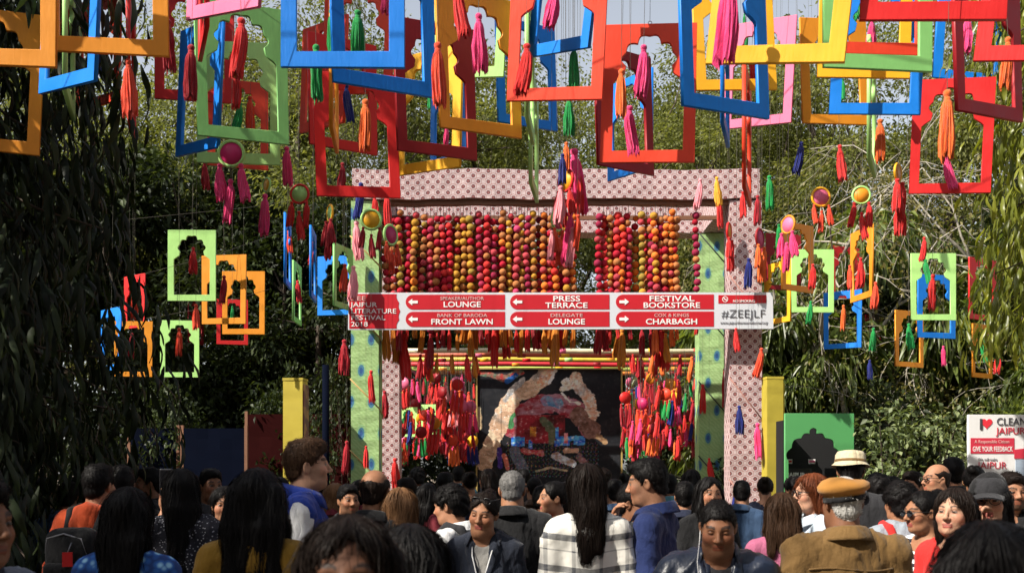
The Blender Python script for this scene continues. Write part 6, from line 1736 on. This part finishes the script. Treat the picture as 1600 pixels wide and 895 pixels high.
        if a == 'lanyard':
            mb = MB(); mb.tube([(-.062, -.035, 1.452), (-.050, -.118 - fat, 1.38), (-.018, -.142 - fat, 1.26), (0, -.148 - fat, 1.14)], .0035, n=5); mb.tube([(.062, -.035, 1.452), (.050, -.118 - fat, 1.38), (.018, -.142 - fat, 1.26), (0, -.148 - fat, 1.14)], .0035, n=5); mb.build('lanyard', CM['white'], t)
        if a == 'earphone':
            mb = MB(); mb.tube([(-.074, -.03, 1.60), (-.080, -.065, 1.53), (-.090, -.105, 1.455), (-.082, -.128 - fat, 1.36), (-.066, -.138 - fat, 1.26), (-.080, -.138 - fat, 1.12)], .0017, n=5); mb.build('earphone_wire', CM['white'], t)
        if a == 'necklace':
            mb = MB(); mb.tube([(math.sin(u) * .07, .01 - math.cos(u) * .095, 1.425 - .035 * math.cos(u)) for u in np.linspace(-1.6, 1.6, 14)], .003, n=5); mb.build('necklace', CM['charcoal'], t)
        if a == 'scarf':
            q = Field()
            for k in range(14):
                u0, u1 = 2 * math.pi * k / 14, 2 * math.pi * (k + 1) / 14; fz = lambda u: 1.455 + .012 * math.sin(u * 3)
                q.cap((math.sin(u0) * .085, .015 - math.cos(u0) * .085, fz(u0)), (math.sin(u1) * .085, .015 - math.cos(u1) * .085, fz(u1)), .034, .034, .02)
            q.cap((.02, -.11, 1.43), (.04, -.15, 1.15), .04, .05, .03)
            lo, hi_ = q.extent(); xs, ys, zs = (axis(lo[k] - .03, hi_[k] + .03, .012) for k in range(3)); V, F = nets(q.grid(xs, ys, zs), xs, ys, zs); V = V + vnormals(V, F) * (fold_noise(V, 55, seed) * .006)[:, None]
            link('scarf', np_mesh('scarf', V, F), CM[hair[4]] if len(hair) > 4 else CM['scarf'], t)
        if a == 'epaulettes':
            for sx in (-1, 1):
                mb = MB(); k = 6; top_ = lambda u, v: (sx * (.085 + .125 * u), .012 + v * .026, 1.4855 + .004 - .016 * u - .022 * u * u - v * v * .003)
                for i in range(k):
                    for v0, v1 in ((-1, 0), (0, 1)):
                        q = [top_(i / k, v0), top_((i + 1) / k, v0), top_((i + 1) / k, v1), top_(i / k, v1)]; mb.face(q if sx > 0 else q[::-1], None, True)
                o = mb.build('shoulder_strap', CM['khaki'], t); weld(o); md = o.modifiers.new('thickness', 'SOLIDIFY'); md.thickness = .006; md.offset = 1
        if a == 'yoke':
            mb = MB(); zz = 1.345
            mb.tube([(x, .118 + .018 * math.cos(x * 9) - abs(x) * .22, zz + .006 * math.sin(x * 20)) for x in np.linspace(-.17, .17, 15)], .0045, n=5); mb.build('yoke_seam', CM['khaki'], t)
        if a == 'sportlogo':
            mb = MB(); cx, cz = .092, 1.285; y_ = lambda x, z: -.142 - fat * 1.0 - .02
            fr = [(-.028, 0, .016), (-.008, 0, .030), (.012, 0, .044)]
            for i, (dx, _, hgt) in enumerate(fr):
                q = [(cx + dx, cz), (cx + dx + .013, cz), (cx + dx + .013 - hgt * .28, cz + hgt), (cx + dx - hgt * .28, cz + hgt - .006)]
                mb.face([(x, y_(x, z), z) for x, z in q])
            lg = mb.build('chest_logo', M_LET, t); md = lg.modifiers.new('wrap', 'SHRINKWRAP'); 
            tx = text_mesh('adidas', .022, .0004, .001, 'CENTER', 1.0); tx.transform(Matrix.Translation((cx, y_(0, 0), cz - .020))); ob = link('chest_lettering', tx, M_LET, t)
            tgt = [c for c in t.children if c.name.startswith('top')][0]
            md.target = tgt; md.wrap_method = 'PROJECT'; md.use_project_y = True; md.use_positive_direction = True; md.use_negative_direction = True; md.offset = .003; md.use_project_x = False; md.use_project_z = False
            m2 = ob.modifiers.new('wrap', 'SHRINKWRAP'); m2.target = tgt; m2.wrap_method = 'PROJECT'; m2.use_project_y = True; m2.use_positive_direction = True; m2.use_negative_direction = True; m2.offset = .003
        if a == 'badge':
            mb = MB(); mb.lathe([(.001, 0), (.03, 0), (.03, .006), (.001, .006)], 8, (.07, -.150, 1.30), 'y'); mb.build('badge', CM['white'], t)
        if a == 'earring':
            mb = MB(); mb.tube([(-.083, .008, -.045), (-.085, .004, -.068)], .004, .006, 6); hchild('earring', mb, M_WIRE)
    W = Matrix.LocRotScale(loc, Euler((0, 0, R(yaw))), Vector((sc, sc, sc)))
    return t, W, hands, armpts
for nm, c, ro, al in (('black_frame', (.012, .012, .013), .3, 1), ('dark_lens', (.008, .008, .010), .08, 1)):
    PM[nm] = plain(nm, c, ro, 0, bmp=0)
_m, _n, _l, _b = new_mat('clear_lens'); _b.inputs['Transmission Weight'].default_value = 1; _b.inputs['Roughness'].default_value = .02; _b.inputs['IOR'].default_value = 1.05; PM['clear_lens'] = _m

def backpack(W, label, cm, tagcol=None, seed=0):
    t = thing('backpack', label, 'backpack'); t.matrix_world = W
    def part(q, name, mat, amp=.004):
        lo, hi_ = q.extent(); xs, ys, zs = (axis(lo[k] - .03, hi_[k] + .03, .012) for k in range(3)); V, F = nets(q.grid(xs, ys, zs), xs, ys, zs)
        V = V + vnormals(V, F) * (fold_noise(V, 22, seed) * amp)[:, None]; return link(name, np_mesh(name, V, F), mat, t)
    q = Field(); q.box((0, .225, 1.18), (.14, .085, .215), .07, .02); part(q, 'bag', cm)
    q = Field(); q.box((0, .31, 1.10), (.11, .035, .11), .03, .01); part(q, 'pocket', cm)
    for sx in (-1, 1):
        q = Field(); pts = [(sx * .085, .15, 1.36), (sx * .10, .09, 1.475), (sx * .105, 0, 1.492), (sx * .11, -.085, 1.42), (sx * .125, -.13, 1.30), (sx * .15, -.10, 1.15), (sx * .165, .02, 1.05), (sx * .13, .16, 1.02)]
        for a, b in zip(pts[:-1], pts[1:]): q.cap(a, b, .024, .024, .01)
        part(q, 'strap', cm, .001)
    z = MB(); z.tube([(-.12, .285, 1.26), (-.10, .30, 1.34), (0, .305, 1.365), (.10, .30, 1.34), (.12, .285, 1.26)], .005, n=5); z.build('zip', M_LETGREY, t)
    if tagcol:
        m = MB(); m.box((-.05, .345, 1.235), (.05, .012, .075), .5); o = m.build('luggage_tag', PM[tagcol], t); m2 = MB(); m2.tube([(-.05, .31, 1.32), (-.05, .345, 1.27)], .003, n=5); m2.build('tag_loop', M_LETGREY, t)
    return t
def phone(W, hp, up, nrm, label, screen=(.02, .02, .024)):
    """hp local palm point; phone stands in the hand"""
    t = thing('smartphone', label, 'phone'); 
    up = Vector(up).normalized(); n = Vector(nrm); n = (n - up * n.dot(up)).normalized(); x = up.cross(n).normalized()
    M4 = Matrix((( x.x, n.x, up.x, 0), (x.y, n.y, up.y, 0), (x.z, n.z, up.z, 0), (0, 0, 0, 1))); M4.translation = Vector(hp)
    t.matrix_world = W @ M4
    q = Field(); q.box((0, 0, .02), (.037, .0045, .074), .004, .002); xs, ys, zs = axis(-.05, .05, .004), axis(-.012, .012, .0015), axis(-.08, .12, .005)
    V, F = nets(q.grid(xs, ys, zs), xs, ys, zs); link('case', np_mesh('case', V, F), plain('phone_case', screen, .35, 0, bmp=0), t)
    m = MB(); m.face([(-.033, .0049, -.045), (-.033, .0049, .085), (.033, .0049, .085), (.033, .0049, -.045)]); m.build('screen', PM['dark_lens'], t)
    m = MB(); m.lathe([(.001, 0), (.006, 0), (.006, .002)], 10, (.02, -.0055, .075), 'y'); m.build('lens', PM['dark_lens'], t)
    return t
# ------------------------------------------------------------------ the crowd
p_ = person
# nearest, cut by the bottom edge
p_(-48, 738, 2.7, 70, 'man in a grey blue jacket cut by the left edge, facing right', 'brown', ('short', 'black'), ('jacket', 'greyblue'), wid=1.02)
p_(545, 796, 1.9, 4, 'blurred dark haired woman nearest the viewer, only her head top showing', 'dark', ('long', 'dark', .32, 1.1), ('shirt', 'black'), (0, -4, 0), 'f')
p_(640, 812, 2.5, 165, 'blurred dark haired person close behind the nearest woman', 'brown', ('long', 'black', .26), ('shirt', 'black'), (0, 0, 0), 'f')
p_(1548, 803, 1.8, 170, 'blurred black haired person nearest at the bottom right corner', 'tan', ('long', 'black', .42, 1.15), ('shirt', 'black'), (0, 0, 0), 'f')
# left, in shade
t, W, hd, ap = p_(152, 722, 6.2, 168, 'man in an orange hoodie with a black backpack, seen from behind', 'mid', ('short', 'black'), ('hoodie', 'orange'))
backpack(W, 'black backpack with red luggage tag on the man in the orange hoodie', CM['black'], 'red', 3)
p_(190, 724, 6.9, 200, 'dark haired man just right of the orange hoodie, seen from behind', 'mid', ('short', 'black'), ('shirt', 'black'))
p_(200, 756, 4.1, 176, 'woman with very long black hair and a blue floral top, back turned at the left', 'brown', ('long', 'black', .52, .85), ('tee', 'floral'), (0, 0, 0), 'f', sleeve='short')
t, W, hd, ap = p_(285, 728, 5.8, 186, 'long haired woman in a speckled dark dress raising a phone at the left', 'mid', ('long', 'black', .5, .85), ('kurta', 'speck'), (20, 0, 0), 'f', arms=('down', 'phone_out'), sleeve='short')
phone(W, hd[1][0][0] + np.array((0, .012, .05)), (0, 0, 1), (0, 1, 0), 'dark smartphone held up by the woman in the speckled dress')
p_(236, 728, 8.2, -70, 'man in profile in the shade, left of the raised phone', 'brown', ('short', 'black'), ('shirt', 'black'))
p_(328, 730, 7.8, 40, 'man in dark clothes in shade, right of the woman with the phone', 'brown', ('short', 'black'), ('shirt', 'charcoal'))
p_(352, 756, 6.4, 25, 'woman with black hair tied back in a dark jacket, face half turned', 'mid', ('tail', 'black'), ('blazer', 'charcoal'), (-8, 0, 0), 'f')
p_(402, 726, 3.9, 178, 'woman with long straight black hair and mustard top, back turned', 'mid', ('long', 'black', .62, 1.2), ('kurta', 'mustard'), (0, 0, 0), 'f')
p_(476, 683, 5.4, 98, 'tall man in a royal blue waistcoat and white sleeves, in profile facing right', 'fair', ('quiff', 'brown'), ('vest', 'royal'), (8, -2, 0), beard=.25)
p_(543, 754, 7.6, 30, 'smiling bearded young man right of the blue waistcoat', 'tan', ('short', 'black'), ('shirt', 'charcoal'), (0, 0, 0), beard=.5)
p_(524, 752, 8.6, 170, 'light brown haired woman behind the smiling young man', 'fair', ('long', 'light', .3), ('shirt', 'maroon'), (0, 0, 0), 'f')
p_(585, 727, 5.6, 165, 'balding dark haired man seen from behind left of centre', 'tan', ('balding', 'dark'), ('shirt', 'black'))
p_(624, 758, 5.6, 160, 'woman with light brown hair beside the balding man', 'fair', ('long', 'light', .3), ('shirt', 'maroon'), (0, 0, 0), 'f')
p_(418, 742, 8.8, 150, 'man in a dark shirt far in the shade behind the waistcoat', 'brown', ('short', 'black'), ('shirt', 'navy'))
# centre
p_(757, 762, 5.7, -6, 'woman in a navy blazer with lanyard and sunglasses on her head', 'tan', ('bun', 'dark'), ('blazer', 'blazer'), (-10, 10, 6), 'f', .012, gaze='down', acc=('lanyard', 'shades_up', 'earring'), inner='greytee')
t, W, hd, ap = p_(712, 753, 6.1, -115, 'young person in a white shirt holding a blue phone, left of the blazer woman', 'mid', ('curly', 'black'), ('shirt', 'white'), (0, 10, 0), arms=('low', 'low'))
phone(W, hd[1][0][0] + np.array((0, -.01, .01)), (-.3, -.8, .5), (0, .5, .8), 'blue cased smartphone held by the person in white', (.05, .25, .55))
backpack(W, 'grey backpack on the young person in the white shirt', CM['charcoal'], None, 5)
p_(800, 729, 6.4, 178, 'grey haired man in a black suit, back turned at the centre', 'tan', ('crop', 'salt'), ('blazer', 'black'), (0, 8, 0), fat=.015, wid=1.04)
p_(868, 748, 7.0, -75, 'woman with an orange scarf in profile behind the plaid shirt', 'mid', ('bun', 'black'), ('kurta', 'black'), (0, 0, 0), 'f', acc=('scarf',))
p_(917, 720, 5.4, 186, 'woman in a white plaid shirt with long wavy dark hair, back turned', 'mid', ('long', 'dark', .36, .72), ('kurta', 'plaid'), (4, 0, 0), 'f')
p_(1022, 711, 5.6, -112, 'man in a dark blue shirt with his hand at his chin', 'mid', ('short', 'black'), ('shirt', 'blueshirt'), (6, 8, 0), arms=('chin', 'down'))
p_(988, 752, 6.2, 60, 'person in a dark jacket partly behind the man in the blue shirt', 'brown', ('short', 'black'), ('jacket', 'charcoal'))
p_(1108, 742, 7.3, 10, 'woman with long dark hair smiling behind the navy jacket man', 'mid', ('long', 'black', .25), ('shirt', 'black'), (0, 0, 0), 'f', acc=('front',))
p_(1122, 768, 4.4, -8, 'man in a shiny navy sports jacket looking down, white earphone wire', 'brown', ('crop', 'black'), ('jacket', 'nylon'), (-2, 18, 0), fat=.022, gaze='down', acc=('earphone', 'sportlogo'), beard=.25, wid=1.05, inner='charcoal')
p_(1070, 750, 8.0, 170, 'dark haired person behind the blue shirt shoulder', 'tan', ('short', 'black'), ('shirt', 'navy'))
# right
t, W, hd, ap = p_(1222, 766, 5.8, 172, 'woman with wavy brown hair and a rose top, back turned', 'mid', ('long', 'brown', .22, 1.0), ('tee', 'pink'), (0, 0, 0), 'f')
p_(1272, 736, 6.4, -85, 'woman with red brown hair and glasses in a pale blue shirt', 'fair', ('long', 'red', .17), ('shirt', 'whiteblue'), (0, 0, 0), 'f', acc=('glasses',))
p_(1329, 700, 6.9, 165, 'person in a cream bucket hat above the police beret', 'tan', ('short', 'black'), ('shirt', 'charcoal'), (0, 6, 0), acc=('buckethat',))
p_(1320, 735, 4.5, 180, 'police officer in khaki with a mustard beret and white hair, back turned', 'brown', ('crop', 'white'), ('police', 'khaki'), (4, 0, 0), fat=.022, acc=('beret', 'epaulettes', 'yoke'), wid=1.08)
p_(1372, 738, 7.8, 172, 'black haired person in a checked shirt behind the police officer', 'tan', ('curly', 'black'), ('shirt', 'check'))
t, W, hd, ap = p_(1408, 750, 6.0, 184, 'person in a grey hooded top with a red backpack, back turned', 'tan', ('curly', 'black'), ('hoodie', 'greyhood'), (0, 0, 0), 'f')
backpack(W, 'red backpack on the person in the grey hooded top', CM['red'], None, 11)
p_(1448, 762, 5.6, -62, 'girl in dark glasses and a striped top with her hair tied back', 'tan', ('bun', 'black'), ('tee', 'stripe'), (-14, 4, 0), 'f', acc=('sunglasses',), sleeve='short')
t, W, hd, ap = p_(1492, 758, 4.9, -52, 'young woman in a red cardigan looking left, long dark hair', 'fair', ('long', 'dark', .30, .8), ('cardigan', 'red'), (8, -3, 0), 'f', inner='white', wid=.9, acc=('necklace',), arms=('down', 'down'))
p_(1547, 738, 5.1, -12, 'person in a black cap and glasses with a hand at the cheek', 'fair', ('long', 'black', .3), ('hoodie', 'black'), (-14, 2, 0), 'f', wid=.85, acc=('cap', 'glasses', 'hood'), arms=('cheek', 'down'))
p_(1466, 720, 8.0, -80, 'balding man with glasses and pale blue collar, in profile', 'mid', ('balding', 'dark'), ('shirt', 'whiteblue'), acc=('glasses',))
p_(1490, 712, 8.6, 175, 'person with a bright pink red scarf behind the balding man', 'tan', ('short', 'black', .3, 1, 'hotpink'), ('shirt', 'black'), acc=('scarf',))
p_(1522, 724, 8.2, 150, 'dark haired person with a bun behind the black cap', 'tan', ('bun', 'black'), ('shirt', 'charcoal'), (0, 0, 0), 'f')
p_(1577, 734, 6.7, -4, 'bearded man in a black jacket with a badge at the right edge', 'mid', ('short', 'dark'), ('jacket', 'black'), (6, 4, 0), beard=.8, acc=('badge',), inner='charcoal')
p_(1427, 734, 8.3, -50, 'man with short dark hair in half profile behind the red backpack', 'mid', ('short', 'dark'), ('shirt', 'charcoal'))
p_(1300, 752, 8.6, 180, 'dark haired person behind the woman in the pale blue shirt', 'tan', ('short', 'black'), ('shirt', 'royal'))
# far crowd in front of and inside the gateway
rgp = random.Random(5)
FAR = [(640, 742, 9.5), (668, 748, 8.4), (694, 738, 10.5), (735, 734, 11), (652, 730, 12.5), (715, 728, 13.5), (765, 733, 12), (836, 738, 10), (846, 752, 8.2), (888, 742, 10.5), (960, 745, 9.2), (975, 735, 11.5), (945, 732, 13), (1045, 738, 10.2), (1080, 733, 12),
       (1000, 732, 14.2), (820, 730, 14.5), (128, 738, 9), (105, 750, 7.8), (60, 742, 8.8), (258, 736, 10.4), (300, 742, 9.6), (375, 740, 9.4), (440, 744, 10.2), (500, 748, 9.8), (560, 745, 10.6), (1160, 748, 9.4), (1195, 742, 10.5), (1245, 742, 9.6), (1395, 738, 9.8), (1350, 746, 9.2), (1555, 742, 9.4)]
looks = ['short', 'long', 'short', 'bun', 'curly', 'short', 'long', 'crop']
desc = ['black', 'navy', 'charcoal', 'maroon', 'greytee', 'brown', 'denim', 'teal']
wordc = {'greytee': 'light grey', 'denim': 'denim blue', 'teal': 'dark teal'}
NEARTO = {0: 'left of the painted panel, first', 1: 'left of the painted panel, nearest', 2: 'left of the painted panel, third', 3: 'at the left edge of the painted panel', 4: 'inside the gateway by the rear left post', 5: 'deep inside the gateway on the left', 6: 'before the painted panel, left half',
          7: 'right of the grey haired man', 8: 'between the black suit and the orange scarf', 9: 'behind the plaid shirt woman', 10: 'right of the plaid shirt woman', 11: 'at the right edge of the painted panel', 12: 'before the painted panel, right half', 13: 'behind the blue shirt, right', 14: 'by the rear right post',
          15: 'deep inside the gateway on the right', 16: 'before the painted panel, middle', 17: 'left of the orange hoodie', 18: 'under the drooping tree, nearer', 19: 'under the drooping tree, farther left', 20: 'behind the long hair and floral top', 21: 'behind the raised phone', 22: 'behind the mustard top',
          23: 'behind the royal blue waistcoat', 24: 'left of the smiling young man', 25: 'before the front left gate post', 26: 'before the pink printed post', 27: 'below the yellow pillar on the right', 28: 'right of the yellow pillar', 29: 'behind the checked shirt', 30: 'right of the police beret', 31: 'between the black cap and the bearded man'}
for i, (px, yt, d) in enumerate(FAR):
    st = looks[i % 8]; cl = desc[(i * 3) % 8]; fe = st in ('long', 'bun')
    p_(px, yt + rgp.uniform(-3, 4), d, 180 + rgp.uniform(-50, 50), f"{'woman' if fe else 'man'} in {wordc.get(cl, cl)} seen from behind, {NEARTO[i]}", rgp.choice(('tan', 'brown', 'mid')), (st, 'black' if i % 3 else 'dark', .3), ('shirt' if not fe else 'kurta', cl), (rgp.uniform(-30, 30), rgp.uniform(0, 8), 0), 'f' if fe else 'm', group='people farther off in the crowd', prominent=False)
